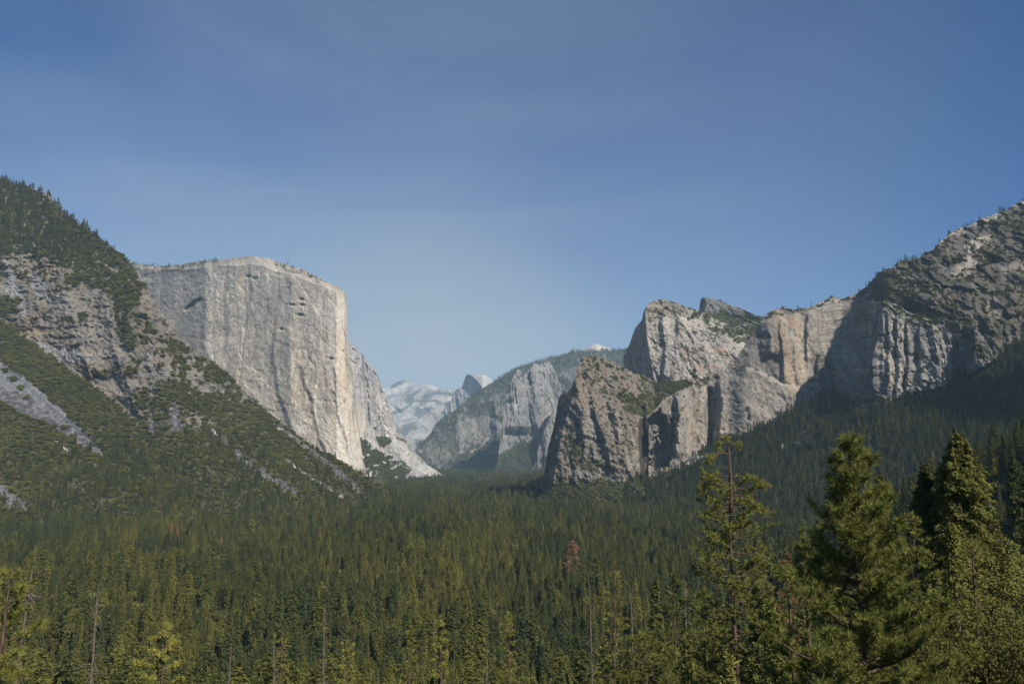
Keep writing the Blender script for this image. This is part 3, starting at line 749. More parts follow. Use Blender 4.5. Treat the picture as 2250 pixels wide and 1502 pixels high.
# --- long wall right of the waterfall notch, rising into the high right-hand ridge
def col_long(s):
    U, V = s.U, s.V
    h = s.X + 0.6 * s.D
    c = granite(s, LIGHT * 0.9, GREY * 1.05, DARK, 0.7, 9, 91, OCHRE, 0.35)
    n = fbm(h / 36, s.Z / 30, 4, 92); n2 = fbm(h / 12, s.Z / 9, 3, 93); st = sfbm(h / 7, s.Z / 130, 3, 94)
    # grey varnish on the big rounded shoulder
    sh = region(U, V, [(1560, 850), (1600, 800), (1680, 700), (1720, 690), (1700, 760), (1720, 840), (1640, 810), (1640, 880), (1560, 960)], 10)
    c = mixc(c, GREY * 0.85, sh * 0.5)
    for p, w, k, a in (([(1712, 690), (1722, 760), (1735, 840)], 12, OCHRE * 1.0, .7), ([(1750, 700), (1762, 760), (1765, 840)], 13, CREAM * 1.05, .8), ([(1725, 790), (1740, 850)], 10, CREAM * 1.1, .7),
                       ([(1548, 850), (1540, 900), (1532, 960)], 5, CREAM * 1.05, .8), ([(1520, 900), (1518, 960)], 6, CREAM, .6), ([(1595, 870), (1582, 930)], 7, CREAM * 1.05, .7),
                       ([(1562, 870), (1556, 990)], 4, DARK, .8), ([(1573, 880), (1562, 980)], 4, DARK, .7), ([(1785, 760), (1790, 840)], 8, DARK * 1.5, .4), ([(1660, 720), (1655, 800)], 8, DARK * 1.6, .4),
                       ([(1732, 700), (1744, 712)], 6, RUST, .8), ([(1738, 890), (1742, 905)], 4, RUST, .7)):
        c = mixc(c, k, line(U, V, p, w) * a * sst(-0.9, 0.2, st))
    low = region(U, V, [(1600, 950), (1640, 812), (1700, 840), (1800, 862), (1760, 900), (1640, 965)], 5)
    c = mixc(c, LIGHT * 1.0, low * 0.55 * sst(-0.6, 0.5, n))
    c = mixc(c, WHITE * 0.85, line(U, V, [(1640, 808), (1668, 815), (1690, 826), (1720, 843), (1760, 852)], 2.5) * 0.6)
    # the alcove's shade is painted into the rock colour as a darker tone
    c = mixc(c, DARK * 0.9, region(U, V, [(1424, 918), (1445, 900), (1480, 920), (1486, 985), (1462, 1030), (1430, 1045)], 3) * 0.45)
    hi = region(U, V, [(1900, 650), (1960, 590), (2300, 420), (2420, 380), (2420, 800), (2180, 780), (2080, 720), (1960, 665)], 8)
    k3 = fbm(s.X / 26, s.Z / 40, 4, 98)
    c = mixc(c, mixc(mixc(GREY * 0.62, BROWN * 0.6, 0.5 + n), DARK * 0.6, 0.35 + 0.9 * k3) * 1.0, hi * 0.9)
    c = mixc(c, WHITE * 0.8, (region(U, V, [(2118, 540), (2140, 522), (2178, 518), (2175, 530), (2130, 556)], 4) + region(U, V, [(2090, 590), (2130, 565), (2145, 570), (2135, 598), (2110, 615), (2085, 608)], 6) * 0.9
             + region(U, V, [(2195, 590), (2250, 565), (2300, 560), (2300, 600), (2220, 600), (2200, 605)], 7) * 0.6 + region(U, V, [(2180, 630), (2200, 700), (2180, 710), (2165, 660)], 6) * 0.4))
    g = region(U, V, [(1880, 648), (1935, 600), (1965, 640), (1945, 662), (1990, 700), (1960, 668), (1900, 660), (1840, 660)], 5) * (n2 > -0.3)
    g = np.maximum(g, region(U, V, [(1945, 640), (2010, 625), (2035, 690), (2000, 690), (1960, 662)], 6))
    g = np.maximum(g, hi * (n2 + 0.6 * n > 0.16) * 1.0)
    g = np.maximum(g, region(U, V, [(2060, 575), (2110, 560), (2130, 575), (2100, 590)], 4) + region(U, V, [(2150, 570), (2190, 545), (2200, 570), (2160, 590)], 4))
    g = np.maximum(g, region(U, V, [(1545, 822), (1570, 814), (1580, 830), (1540, 850), (1500, 850), (1520, 838)], 4) * (n2 > -0.2))
    g = np.maximum(g, region(U, V, [(1640, 742), (1700, 676), (1830, 648), (1830, 664), (1760, 688), (1700, 690)], 3) * (n2 > 0.1))
    g = np.maximum(g, line(U, V, [(1802, 780), (1818, 800), (1835, 820)], 8) * (n2 > -0.3))
    g = np.clip(np.maximum(g, (n2 > 0.7) * 0.7), 0, 1)
    s.veg = g; s.tree = g
    return mixc(c * (0.64 - 0.12 * hi[..., None]) * np.array([1.03, 0.975, 0.90]), mixc(CHAP, [0.085, 0.09, 0.04], 0.3 + n), g * (0.85 - 0.4 * hi))
def disp_long(q):
    U, V = q['U'], q['V']
    d = cliff_disp(7, 130, 1.8, 34, 1.5, 9, 1.5, 95)(q)
    hi = sst(1880, 1960, U)
    h = q['X'] + 0.5 * q['D']
    d = d * (1 - 0.3 * hi)
    b1, _ = cells((q['X'] + 8 * fbm(q['X'] / 40, q['Z'] / 40, 2, 511)) / 46, q['Z'] / 62, 501); b2, _ = cells(q['X'] / 18, q['Z'] / 22, 505)
    slab = np.maximum(line(U, V, [(2120, 545), (2150, 535), (2175, 522)], 16), line(U, V, [(2140, 570), (2115, 600), (2095, 605)], 14))
    slab = np.maximum(slab, line(U, V, [(2200, 600), (2250, 580)], 16))
    d = d * (1 - hi * slab)
    d = d + hi * (1 - slab) * (26 * (b1 - 0.5) + 11 * (b2 - 0.5) + 6 * fbm(q['X'] / 14, q['Z'] / 14, 3, 506))
    d = d - hi * (1 - slab) * 24 * (ridged(q['X'] / 70, q['Z'] / 210, 4, 96) - 0.55) - hi * (1 - slab) * 36 * (ridged(q['X'] / 180, q['Z'] / 320, 3, 97) - 0.55)
    # alcove: a deep hollow right of the chute
    wu = U + 5 * fbm(U / 12, V / 20, 3, 401); wv = V + 8 * fbm(U / 14, V / 16, 3, 402)
    e = distpoly(wu, wv, [(1448, 925), (1462, 950), (1456, 985), (1444, 1015)])
    d = d + 60 * sst(30, 10, e + 10 * fbm(U / 9, V / 12, 3, 403)) - 30 * line(U, V, [(1470, 935), (1473, 955)], 8) - 22 * line(U, V, [(1447, 955), (1445, 958)], 6)
    d = d + 30 * line(U, V, [(1560, 860), (1558, 985)], 7) + 22 * line(U, V, [(1572, 880), (1560, 990)], 5)
    for p, wl, wr, a in (([(1486, 870), (1490, 930), (1488, 1000)], 8, 40, 21.0), ([(1530, 850), (1528, 960)], 8, 30, 12.6), ([(1585, 830), (1580, 960)], 9, 60, 16.8), ([(1685, 700), (1690, 780)], 30, 60, 23.8),
                         ([(1745, 720), (1752, 840)], 6, 22, 8.4), ([(1716, 700), (1722, 840)], 6, 26, 9.8), ([(1776, 690), (1772, 790)], 8, 40, 14.0), ([(1800, 780), (1790, 860)], 8, 40, 14.0)):
        d = d - a * rib(U, V, p, wl, wr)
    # the lower slab stands out under the arched ledge
    ledge = np.interp(U, [1560, 1640, 1668, 1690, 1720, 1760, 1830], [845, 808, 815, 826, 843, 852, 866])
    d = d - 16 * sst(-2, 6, V - ledge) * sst(1600, 1640, U) * (1 - sst(1780, 1830, U))
    # deep recess left of the leaning tower
    d = d + np.interp(U, [1740, 1790, 1850, 1905, 2000, 2110], [0, 30, 95, 130, 100, 0]) * (1 - hi * sst(720, 640, V))
    return d
LONG_TOP = [(1404, 950), (1416, 928), (1428, 914), (1440, 898), (1455, 882), (1472, 870), (1490, 860), (1515, 847), (1535, 838), (1555, 824), (1572, 814), (1590, 803), (1606, 797), (1618, 785), (1630, 768), (1642, 750), (1656, 733), (1668, 715), (1674, 702), (1683, 690),
            (1697, 681), (1717, 676), (1743, 680), (1777, 675), (1800, 666), (1817, 656), (1830, 652), (1850, 656), (1880, 647), (1903, 631), (1913, 617), (1933, 600), (1946, 589), (1960, 591), (1970, 577), (2000, 570), (2026, 563), (2050, 548),
            (2070, 528), (2096, 505), (2133, 494), (2166, 475), (2209, 463), (2233, 448), (2250, 440), (2300, 415), (2420, 370)]
RS_FOOT = [(1370, 1131), (1440, 1133), (1500, 1136), (1600, 1142), (1800, 1164), (2000, 1192), (2200, 1222), (2420, 1262)]
RS_MID = [(1370, 1098), (1440, 1092), (1500, 1088), (1560, 1070), (1650, 1050), (1750, 1020), (1900, 1010), (2060, 970), (2200, 930), (2420, 850)]
def rslope_top(off):
    return [(1380, 1062 + off), (1440, 1050 + off), (1500, 1025 + off), (1530, 992 + off), (1560, 984 + off), (1600, 972 + off), (1650, 955 + off), (1700, 930 + off), (1750, 903 + off), (1790, 885 + off), (1830, 868 + off), (1860, 880 + off), (1890, 912 + off), (1940, 908 + off), (1990, 880 + off), (2060, 862 + off), (2130, 832 + off), (2200, 788 + off), (2260, 745 + off), (2420, 660 + off)]
def above_slope(q):
    return sst(6, -10, q['V'] - pl(rslope_top(0), q['U']))
Sheet('stained_granite_wall', 'long stained granite wall climbing to the high ridge at the right edge', 1425, 2420, 1.35,
      [(RS_FOOT, 0), (RS_MID, 0.46), ([p for p in rslope_top(4) if not 1800 < p[0] < 2050], 0.76),
       ([(1404, 990), (1428, 922), (1440, 904), (1455, 888), (1490, 868), (1550, 838), (1606, 812), (1642, 775), (1668, 735), (1690, 712), (1717, 692), (1777, 690), (1830, 672), (1900, 668), (1960, 665), (2040, 690), (2090, 720), (2180, 700), (2260, 640), (2420, 560)], 5.5),
       (LONG_TOP, [(1404, 4), (1500, 3), (1600, 2.5), (1700, 2.0), (1800, 1.4), (1900, 1.25), (2420, 1.15)])],
      back=600, rough=2.6, gjit=0, wrap=(120, 0), disp=lambda q: 26 + disp_long(q) * above_slope(q), color=col_long, seed=18)

# --- the leaning tower in front of it
def col_lean(s):
    U, V = s.U, s.V
    h = s.X + 0.6 * s.D
    c = granite(s, LIGHT * 0.52, GREY * 0.52, DARK * .7, 0.75, 5.5, 101)
    n2 = fbm(h / 10, s.Z / 8, 3, 103)
    c = mixc(c, CREAM * 0.68, sst(0.05, 0.4, sfbm(h / 5, s.Z / 120, 3, 104)) * region(U, V, [(1940, 700), (2030, 720), (2035, 860), (1970, 880), (1940, 800)], 8) * 0.7)
    g = np.maximum(region(U, V, [(1930, 655), (1990, 655), (2070, 712), (2060, 735), (2000, 700), (1945, 680)], 5) * (n2 > -0.25), region(U, V, [(1885, 860), (1950, 870), (2010, 870), (2010, 900), (1890, 905)], 6) * (n2 > -0.1))
    g = np.maximum(g, (n2 > 0.6)); s.veg = g; s.tree = g
    return mixc(c, mixc(CHAP, [0.10, 0.105, 0.04], 0.4 + n2), g * 0.85)
def disp_lean(q):
    U, V = q['U'], q['V']
    d = cliff_disp(9, 40, 5, 13, 2, 5, 2, 105, 6)(q)
    du = U - np.interp(V, [660, 720, 800, 900], [1942, 1936, 1912, 1894])
    d = d + np.where(du < 0, -du * 3.0, 0)
    for p, wl, wr, a in (([(1950, 690), (1955, 760), (1950, 860)], 7, 14, 12.0), ([(1972, 700), (1978, 780), (1970, 880)], 6, 14, 12.0), ([(1995, 710), (1998, 800), (1990, 880)], 6, 16, 11.2), ([(2018, 720), (2022, 840)], 6, 18, 9.0),
                         ([(1920, 760), (1918, 860)], 7, 16, 12.0)):
        d = d - a * rib(U, V, p, wl, wr)
    return d
Sheet('leaning_tower', 'fluted grey rock tower with sunlit ribs below the high right ridge', 1884, 2092, 1.1,
      [(RS_FOOT, 0), (RS_MID, 0.46), (rslope_top(4), 0.76),
       ([(1884, 912), (1890, 880), (1898, 830), (1908, 790), (1918, 745), (1926, 700), (1934, 685), (1950, 680), (1990, 698), (2033, 712), (2066, 730), (2092, 745)], 6),
       ([(1884, 905), (1890, 870), (1898, 820), (1908, 775), (1918, 725), (1926, 680), (1932, 664), (1942, 659), (1955, 662), (1970, 668), (1983, 676), (2003, 688), (2033, 695), (2050, 703), (2066, 712), (2080, 722), (2092, 732)], 1.3)],
      back=130, rough=1.6, gjit=4, wrap=(180, 0), disp=lambda q: 8 + disp_lean(q) * above_slope(q), color=col_lean, seed=19)
# --- low pillar right of the tower
def col_pillar(s):
    c = granite(s, GREY * 0.55, GREY * 0.42, DARK * .6, 0.5, 8, 111)
    n2 = fbm((s.X + s.D) / 10, s.Z / 8, 3, 113)
    g = np.maximum(region(s.U, s.V, [(2085, 725), (2120, 720), (2160, 750), (2180, 800), (2140, 770), (2095, 745)], 6) * (n2 > -0.3), n2 > 0.4) * 1.0
    s.veg = g; s.tree = g
    return mixc(c, CHAP, g * 0.85)
Sheet('low_pillar', 'low dark rock pillar between the leaning tower and the shaded hollow', 2060, 2240, 1.3,
      [(RS_FOOT, 0), (RS_MID, 0.46), (rslope_top(4), 0.76),
       ([(2060, 850), (2068, 790), (2076, 750), (2084, 732), (2094, 722), (2106, 716), (2116, 711), (2124, 716), (2134, 714), (2146, 722), (2154, 734), (2164, 742), (2172, 760), (2181, 772), (2190, 790), (2205, 794), (2240, 790)], 3.2)],
      back=120, rough=2.0, gjit=4, wrap=(150, 0), disp=lambda q: 4 + above_slope(q) * (-70 + cliff_disp(12, 50, 5, 18, 3, 6, 2, 115)(q) + np.where(q['U'] < 2142, (2142 - q['U']) * 3.2, 0)), color=col_pillar, seed=20)

# --- wooded talus slope under the right-hand walls
def col_rslope(s):
    U, V = s.U, s.V
    n = fbm(s.X / 40, s.D / 40, 4, 122)
    c = mixc(SOIL * 0.8, CHAP, 0.5 + n)
    r = region(U, V, [(1735, 968), (1775, 944), (1780, 955), (1745, 982), (1700, 990)], 4) + region(U, V, [(1440, 1010), (1480, 985), (1520, 985), (1560, 1005), (1500, 1035), (1460, 1048)], 5)
    r = np.clip(r, 0, 1) * (fbm(s.X / 12, s.D / 12, 2, 9) > -0.35)
    s.veg = 1 - r; s.tree = (1 - r)
    return mixc(c, LIGHT * 0.75, r)
Sheet('talus_slope', 'steep slope covered with dark conifers under the right-hand walls', 1370, 2420, 2.4,
      [(RS_FOOT, 0), (RS_MID, 0.46), (rslope_top(0), 0.76)],
      back=60, rough=2, backslope=-0.2, disp=lambda q: -7 + 6 * fbm(q['X'] / 90, q['Z'] / 60, 4, 5), color=col_rslope, mat=M_SOIL, seed=21, smooth=True)

# --- near left mountain side: wooded crest, broken cliffs, brushy talus
TALUS_EDGE = [(-160, 610), (0, 705), (60, 748), (130, 800), (200, 850), (260, 895), (330, 945)]
def col_left(s):
    U, V = s.U, s.V
    h = s.X + 0.5 * s.D
    n = fbm(h / 60, s.Z / 45, 4, 132); n2 = fbm(h / 16, s.Z / 12, 3, 133); n3 = fbm(h / 30, s.Z / 10, 4, 134)
    rock = mixc(LIGHT * 0.42, BROWN * 0.5, 0.45 + 0.8 * n)
    rock = mixc(rock, OCHRE * 0.62, sst(0.1, 0.5, n3) * region(U, V, [(40, 700), (110, 720), (240, 790), (250, 880), (180, 850), (60, 750)], 14) * 0.8)
    rock = mixc(rock, OCHRE * 0.6, region(U, V, [(20, 540), (120, 560), (110, 640), (60, 620), (20, 580)], 14) * 0.35)
    rock = mixc(rock, np.array([0.25, 0.25, 0.27]), (region(U, V, [(0, 570), (20, 570), (60, 690), (50, 700), (10, 650)], 7) + region(U, V, [(50, 590), (90, 600), (110, 660), (80, 650)], 6) + region(U, V, [(70, 745), (150, 760), (230, 790), (140, 800), (100, 785)], 6)) * 0.8)
    rock = mixc(rock, DARK * 0.8, sst(0.1, 0.6, fbm(h / 14, s.Z / 8, 3, 135)) * 0.7)
    edge = np.interp(U, [p[0] for p in TALUS_EDGE], [p[1] for p in TALUS_EDGE])
    below = ((V > edge + 6 * n2) & (U < 335)) | (U >= 335) & (V > np.interp(U, [335, 420, 520, 600], [945, 960, 900, 880]) + 20 * n)
    up = region(U, V, [(-200, 300), (0, 380), (300, 560), (300, 600), (310, 640), (270, 700), (240, 690), (250, 640), (190, 625), (150, 585), (60, 565), (-200, 540)], 10)
    low = below.astype(float)
    g = np.maximum(up * (n2 > -0.55), low)
    # brushy rock right of the cliffs, getting denser down and to the right
    mid = (1 - np.clip(up + low, 0, 1))
    dens = sst(230, 480, U + 0.3 * (V - 700)) * 0.85 + 0.06
    dens = dens * (1 - region(U, V, [(300, 660), (340, 620), (400, 740), (430, 800), (380, 760), (330, 720)], 6) * 0.8)
    g = np.maximum(g, mid * ((0.5 * n + 0.6 * n2) > 0.62 - dens * 1.05))
    for poly in ([(-20, 650), (40, 655), (36, 690), (-20, 690)], [(130, 700), (155, 695), (160, 707), (130, 707)], [(170, 690), (190, 690), (192, 706), (172, 712)], [(140, 600), (190, 600), (170, 630), (140, 628)],
                 [(250, 700), (285, 715), (300, 780), (270, 760)], [(330, 850), (370, 840), (360, 900), (330, 900)], [(370, 740), (430, 775), (405, 775), (375, 760)], [(295, 870), (330, 850), (335, 890), (300, 900)]):
        g = np.maximum(g, region(U, V, poly, 5))
    # scree chutes
    n5 = fbm(h / 9, s.Z / 7, 2, 136)
    sc = region(U, V, [(-20, 792), (5, 800), (60, 835), (100, 870), (150, 915), (190, 955), (235, 1005), (205, 1000), (150, 960), (100, 925), (60, 915), (-20, 870)], 4)
    sc = np.maximum(sc, region(U, V, [(255, 1015), (300, 1035), (280, 1035)], 4))
    for p, w in (([(112, 960), (150, 990)], 4), ([(200, 1015), (222, 1028)], 3), ([(-10, 1065), (20, 1090), (50, 1120)], 16), ([(463, 940), (480, 960), (505, 980)], 6), ([(520, 998), (560, 1030), (620, 1065), (650, 1085)], 11), ([(612, 940), (640, 960), (680, 995), (720, 1020), (760, 1060), (830, 1110), (855, 1122)], 6),
                 ([(630, 1010), (660, 1035), (700, 1060), (740, 1085), (790, 1120)], 6), ([(745, 1090), (790, 1112), (795, 1125)], 10), ([(600, 930), (640, 955), (700, 1000), (745, 1035), (790, 1075)], 4), ([(325, 775), (320, 800), (335, 840), (333, 880)], 9),
                 ([(330, 905), (332, 945)], 9), ([(385, 900), (385, 935)], 14), ([(440, 830), (480, 870)], 6), ([(530, 850), (555, 880)], 6)):
        sc = np.maximum(sc, line(U, V, p, w * (0.75 if w < 14 else 1.0)) > 0.45 + 0.5 * n5)
    g = g * (1 - sc)
    # scattered bushes standing in the scree
    for x, y in ((27, 835), (45, 853), (54, 875), (142, 940), (10, 815), (160, 962), (690, 1010), (720, 1045), (560, 1050)):
        g = np.maximum(g, np.exp(-(((U - x) / 8) ** 2 + ((V - y) / 6) ** 2)) > 0.5)
    s.veg = np.clip(g, 0, 1)
    s.up = up
    # conifers: upper forest and the foot of the slope
    s.tree = np.clip(up * sst(660, 500, V + 0.4 * (U - 100)) * 1.0 + sst(-150, 10, V - np.interp(U, [0, 200, 400, 600, 800, 900], [1130, 1095, 1085, 1112, 1132, 1130]) + 50 * n), 0, 1) * s.veg
    gr = region(U, V, [(-20, 792), (60, 835), (190, 955), (150, 930), (60, 870), (-20, 830)], 5)
    scol = mixc(mixc([0.11, 0.10, 0.10], [0.22, 0.215, 0.22], 0.5 + n5), [0.22, 0.225, 0.235], gr * 0.8) * 0.8
    wl = np.maximum(line(U, V, [(112, 960), (150, 990)], 4), line(U, V, [(630, 1010), (700, 1060)], 5))
    for p in ([(200, 1015), (222, 1028)], [(463, 940), (505, 980)], [(745, 1085), (795, 1120)], [(600, 935), (680, 995)]):
        wl = np.maximum(wl, line(U, V, p, 5))
    scol = mixc(scol, LIGHT * 0.85, wl * (n5 > 0.1))
    grain = np.random.default_rng(9).random(U.shape)
    rock = rock * (0.75 + 0.5 * grain[..., None]) * np.array([0.93, 0.89, 0.83]); scol = scol * (0.55 + 1.0 * grain[..., None] ** 2)
    k2 = fbm((h * 0.9 + s.Z * 0.3) / 60, (s.Z - 0.25 * h) / 22, 4, 137)
    rock = mixc(rock, DARK * 0.6, 0.8 * np.exp(-(k2 / 0.05) ** 2))
    c = mixc(rock, scol, sc)
    return mixc(c, mixc(CHAP, SOIL, 0.35 + 0.4 * n2), s.veg)
def disp_left(q):
    U, V = q['U'], q['V']
    h = q['X'] + 0.5 * q['D']
    z = q['Z']
    edge = np.interp(U, [p[0] for p in TALUS_EDGE], [p[1] for p in TALUS_EDGE])
    rocky = sst(0, -25, V - edge) * (1 - sst(300, 420, U)) + sst(300, 420, U) * sst(1000, 850, V) * 0.8
    d = rocky * (-34 * (ridged(h / 110, z / 170, 4, 141) - 0.5) - 14 * (ridged(h / 34, z / 30, 3, 142) - 0.5) * 2 + 5 * fbm(h / 10, z / 7, 3, 143))
    zz = (z + fbm(h / 60, z / 90, 3, 144) * 45 + 0.25 * h) / 40
    st = zz - np.floor(zz)
    d = d + rocky * 12 * np.clip(2.2 * vn(h / 40, z / 30, 146) - 0.8, 0, 1) * (sst(0, 0.2, st) - st)
    d = d + (1 - rocky) * 10 * fbm(h / 70, z / 60, 4, 145)
    # the cliff stands back behind the talus crest
    d = d + 45 * sst(4, -14, V - edge) * (1 - sst(180, 330, U))
    d = d - 55 * rib(U, V, [(300, 560), (330, 720), (380, 850), (430, 1010)], 70, 90, 90)
    d = d - 30 * rib(U, V, [(120, 560), (160, 700), (200, 820)], 50, 60)
    d = d - 26 * rib(U, V, [(225, 640), (250, 760), (300, 900)], 22, 50)
    d = d + 18 * sst(18, 0, distpoly(U, V, [(0, 800), (100, 900), (230, 1000)]))
    d = d + 8 * sst(9, 0, distpoly(U, V, [(600, 930), (700, 1010), (850, 1120)]))
    return d
LEFT_TOP = [(-160, 310), (-60, 360), (0, 396), (60, 410), (90, 420), (108, 428), (122, 448), (140, 466), (158, 482), (180, 496), (200, 510), (225, 528), (250, 548), (270, 562), (285, 576), (295, 592), (305, 608), (318, 624), (330, 640), (342, 655), (352, 672), (362, 688),
            (380, 706), (390, 725), (398, 745), (412, 760), (430, 774), (450, 788), (470, 800), (485, 812), (500, 819), (512, 832), (530, 852), (545, 868), (560, 880), (580, 898), (600, 915), (640, 946), (670, 968), (700, 988), (730, 1004), (760, 1018), (800, 1044), (830, 1060), (860, 1080), (890, 1098), (910, 1108), (930, 1118)]
Sheet('brushy_mountainside', 'near left mountainside with cliffs, brush and scree chutes', -160, 925, 1.5,
      [([(-160, 1200), (0, 1182), (300, 1168), (500, 1156), (700, 1140), (850, 1128), (930, 1121)], 0),
       ([(-160, 620), (0, 708), (60, 750), (130, 802), (200, 852), (260, 897), (330, 947), (400, 955), (500, 960), (600, 985), (700, 1035), (800, 1075), (860, 1100), (930, 1119.5)], [(-160, 0.72), (300, 0.70), (930, 0.62)]),
       ([(-160, 500), (0, 548), (100, 568), (200, 605), (290, 690), (330, 760), (400, 820), (500, 880), (600, 945), (700, 1010), (800, 1058), (860, 1090), (930, 1119)], [(-160, 1.6), (280, 1.5), (400, 1.0), (930, 0.7)]),
       (LEFT_TOP, [(-160, 0.95), (290, 1.15), (400, 1.1), (600, 0.85), (930, 0.7)])],
      back=700, rough=3.0, disp=disp_left, color=col_left, seed=22)

# --- the right-hand mountain goes on beyond the frame and throws the shade on the hollow
def col_plain(s):
    n = fbm(s.X / 40, s.Z / 40, 4, 152)
    return mixc(GREY * 0.7, CHAP, 0.5 + n)
g0 = np.linspace(0, 1, 70)
gx, gy = np.meshgrid(np.linspace(-400, 1500, 110), np.linspace(-350, 450, 60))
_ax = np.array([1350.0, 1400.0]); _bx = np.array([2350.0, 1480.0])
_t = (gx + 400) / 1900; _L = np.linalg.norm(_bx - _ax); _dir = (_bx - _ax) / _L; _nor = np.array([-_dir[1], _dir[0]])
mx_ = _ax[0] + _dir[0] * (gx) + _nor[0] * gy; my_ = _ax[1] + _dir[1] * gx + _nor[1] * gy
prof = np.clip(1 - np.hypot(np.minimum(gx, 0) / 330, gy / 380), 0, 1)
mz_ = prof ** 0.8 * (860 + 0.0 * gx) * (1 + 0.14 * fbm(mx_ / 120, my_ / 120, 4, 155)) - 40
idx = np.arange(gx.size).reshape(gx.shape)
me = mesh_from('mountain', np.stack([mx_, my_, mz_], -1).reshape(-1, 3), np.stack([idx[:-1, :-1], idx[:-1, 1:], idx[1:, 1:], idx[1:, :-1]], -1).reshape(-1, 4))
class _S: pass
_s = _S(); _s.X = mx_; _s.Z = my_
set_col(me, col_plain(_s).reshape(-1, 3)); me.materials.append(M_ROCK)
tag(link(bpy.data.objects.new('mountain', me)), 'high mountain shoulder at the right that shades the hollow', None, None, 'structure')

# ------------------------------------------------------------------ ground sheet
yy = np.concatenate([np.arange(-260, 700, 6.0), 700 * (24000 / 700.0) ** np.linspace(0, 1, 260)])
th = np.linspace(-1.25, 1.25, 330)
GY, TH = np.meshgrid(yy, th, indexing='ij')
GX = (np.abs(GY) * 0 + GY + 320) * TH
GX = np.where(GY > 3000, (3320) * TH + (GY - 3000) * TH * 0.45, GX)
GZ = ground_z(GX, GY)
idx = np.arange(GX.size).reshape(GX.shape)
me = mesh_from('ground', np.stack([GX, GY, GZ], -1).reshape(-1, 3), np.stack([idx[:-1, :-1], idx[:-1, 1:], idx[1:, 1:], idx[1:, :-1]], -1).reshape(-1, 4), True)
n = fbm(GX / 40, GY / 40, 4, 161)
set_col(me, mixc(SOIL, [0.06, 0.07, 0.03], 0.55 + n).reshape(-1, 3)); me.materials.append(M_SOIL)
tag(link(bpy.data.objects.new('ground', me)), None, None, None, 'structure')

# ------------------------------------------------------------------ tree builders
def nrm(a):
    return a / (np.linalg.norm(a, axis=-1, keepdims=True) + 1e-9)

def kites(P, A, B):
    """one leaf-shaped quad per row: base P, long axis A, half-width B"""
    co = np.stack([P, P + A * 0.45 + B, P + A, P + A * 0.45 - B], 1).reshape(-1, 3)
    f = np.arange(len(P) * 4).reshape(-1, 4)
    return co, f

def tris(P, A, B):
    co = np.stack([P - B, P + B, P + A], 1).reshape(-1, 3)
    return co, np.arange(len(P) * 3).reshape(-1, 3)

def tube(paths, sides=6):
    """paths: list of (points Nx3, radii N) -> one mesh's coordinates and quads"""
    cos_, fs, off = [], [], 0
    for P, R in paths:
        P = np.asarray(P, float); R = np.asarray(R, float)
        T = nrm(np.gradient(P, axis=0))
        ref = np.array([0.0, 0, 1]) if abs(T[0, 2]) < 0.8 else np.array([1.0, 0, 0])
        S = nrm(np.cross(T, ref)); Q = np.cross(T, S)
        a = np.linspace(0, 2 * pi, sides, endpoint=False)
        ring = P[:, None] + R[:, None, None] * (np.cos(a)[None, :, None] * S[:, None] + np.sin(a)[None, :, None] * Q[:, None])
        cos_.append(ring.reshape(-1, 3))
        i = np.arange(len(P) * sides).reshape(len(P), sides) + off
        fs.append(np.stack([i[:-1], np.roll(i[:-1], -1, 1), np.roll(i[1:], -1, 1), i[1:]], -1).reshape(-1, 4))
        off += len(P) * sides
    return np.concatenate(cos_), np.concatenate(fs)

def conifer_meshes(seed, H=30.0, R=4.0, nb=150, per=7, start=0.1, droop=0.35, leaf=1.05, power=0.85, spray=0.42):
    rng = np.random.default_rng(seed)
    t = np.sort(rng.random(nb) ** 0.85) * (1 - start) + start
    az = np.arange(nb) * 2.399 + rng.random(nb) * 0.8
    L = R * ((1 - (t - start) / (1 - start)) ** power * 0.97 + 0.03) * (0.66 + 0.46 * rng.random(nb))
    L *= 1 + 0.25 * np.sin(t * 23 + seed)
    P, A, B = [], [], []
    ca, sa = np.cos(az), np.sin(az)
    for k in range(per):
        s = ((k + 0.9 * rng.random(nb)) / per) ** 0.8
        lat = (rng.random(nb) * 2 - 1) * spray * (1.05 - s) ** 0.6      # flat boughs: twigs fan out sideways from the limb
        base = np.stack([(ca * s - sa * lat) * L, (sa * s + ca * lat) * L, t * H - droop * L * s * s - 0.12 * L * np.abs(lat)], -1)
        base += rng.normal(0, 0.09, base.shape)
        d = np.stack([ca - sa * np.sign(lat) * 0.7, sa + ca * np.sign(lat) * 0.7, -droop * s * 1.2 + 0.2 * (t - 0.4)], -1)
        a = nrm(d + rng.normal(0, 0.35, d.shape)) * (leaf * (0.7 + 0.6 * rng.random((nb, 1))) * (0.6 + 0.5 * (1 - t[:, None])))
        rad_ = np.stack([ca, sa, 0.75 + 0 * az], -1)
        side = nrm(np.cross(a, rad_ + rng.normal(0, 0.35, d.shape))) * (leaf * 0.34)
        P.append(base); A.append(a); B.append(side)
    # leader
    m = 10
    zt = np.linspace(0.93, 1.0, m) * H
    P.append(np.stack([np.zeros(m), np.zeros(m), zt - 0.5], -1)); A.append(nrm(rng.normal(0, 0.4, (m, 3)) + [0, 0, 1]) * 0.9); B.append(nrm(rng.normal(0, 1, (m, 3))) * 0.16)
    co, f = kites(np.concatenate(P), np.concatenate(A), np.concatenate(B))
    crown = mesh_from('conifer_crown', co, f); crown.materials.append(M_CONIFER)
    z = np.linspace(-2, H * 0.97, 7)
    co, f = tube([(np.stack([0.15 * np.sin(z / 9 + seed), 0.15 * np.cos(z / 8), z], -1), np.interp(z, [-2, H], [0.42, 0.05]))], 6)
    trunk = mesh_from('conifer_trunk', co, f); trunk.materials.append(M_BARK)
    return crown, trunk

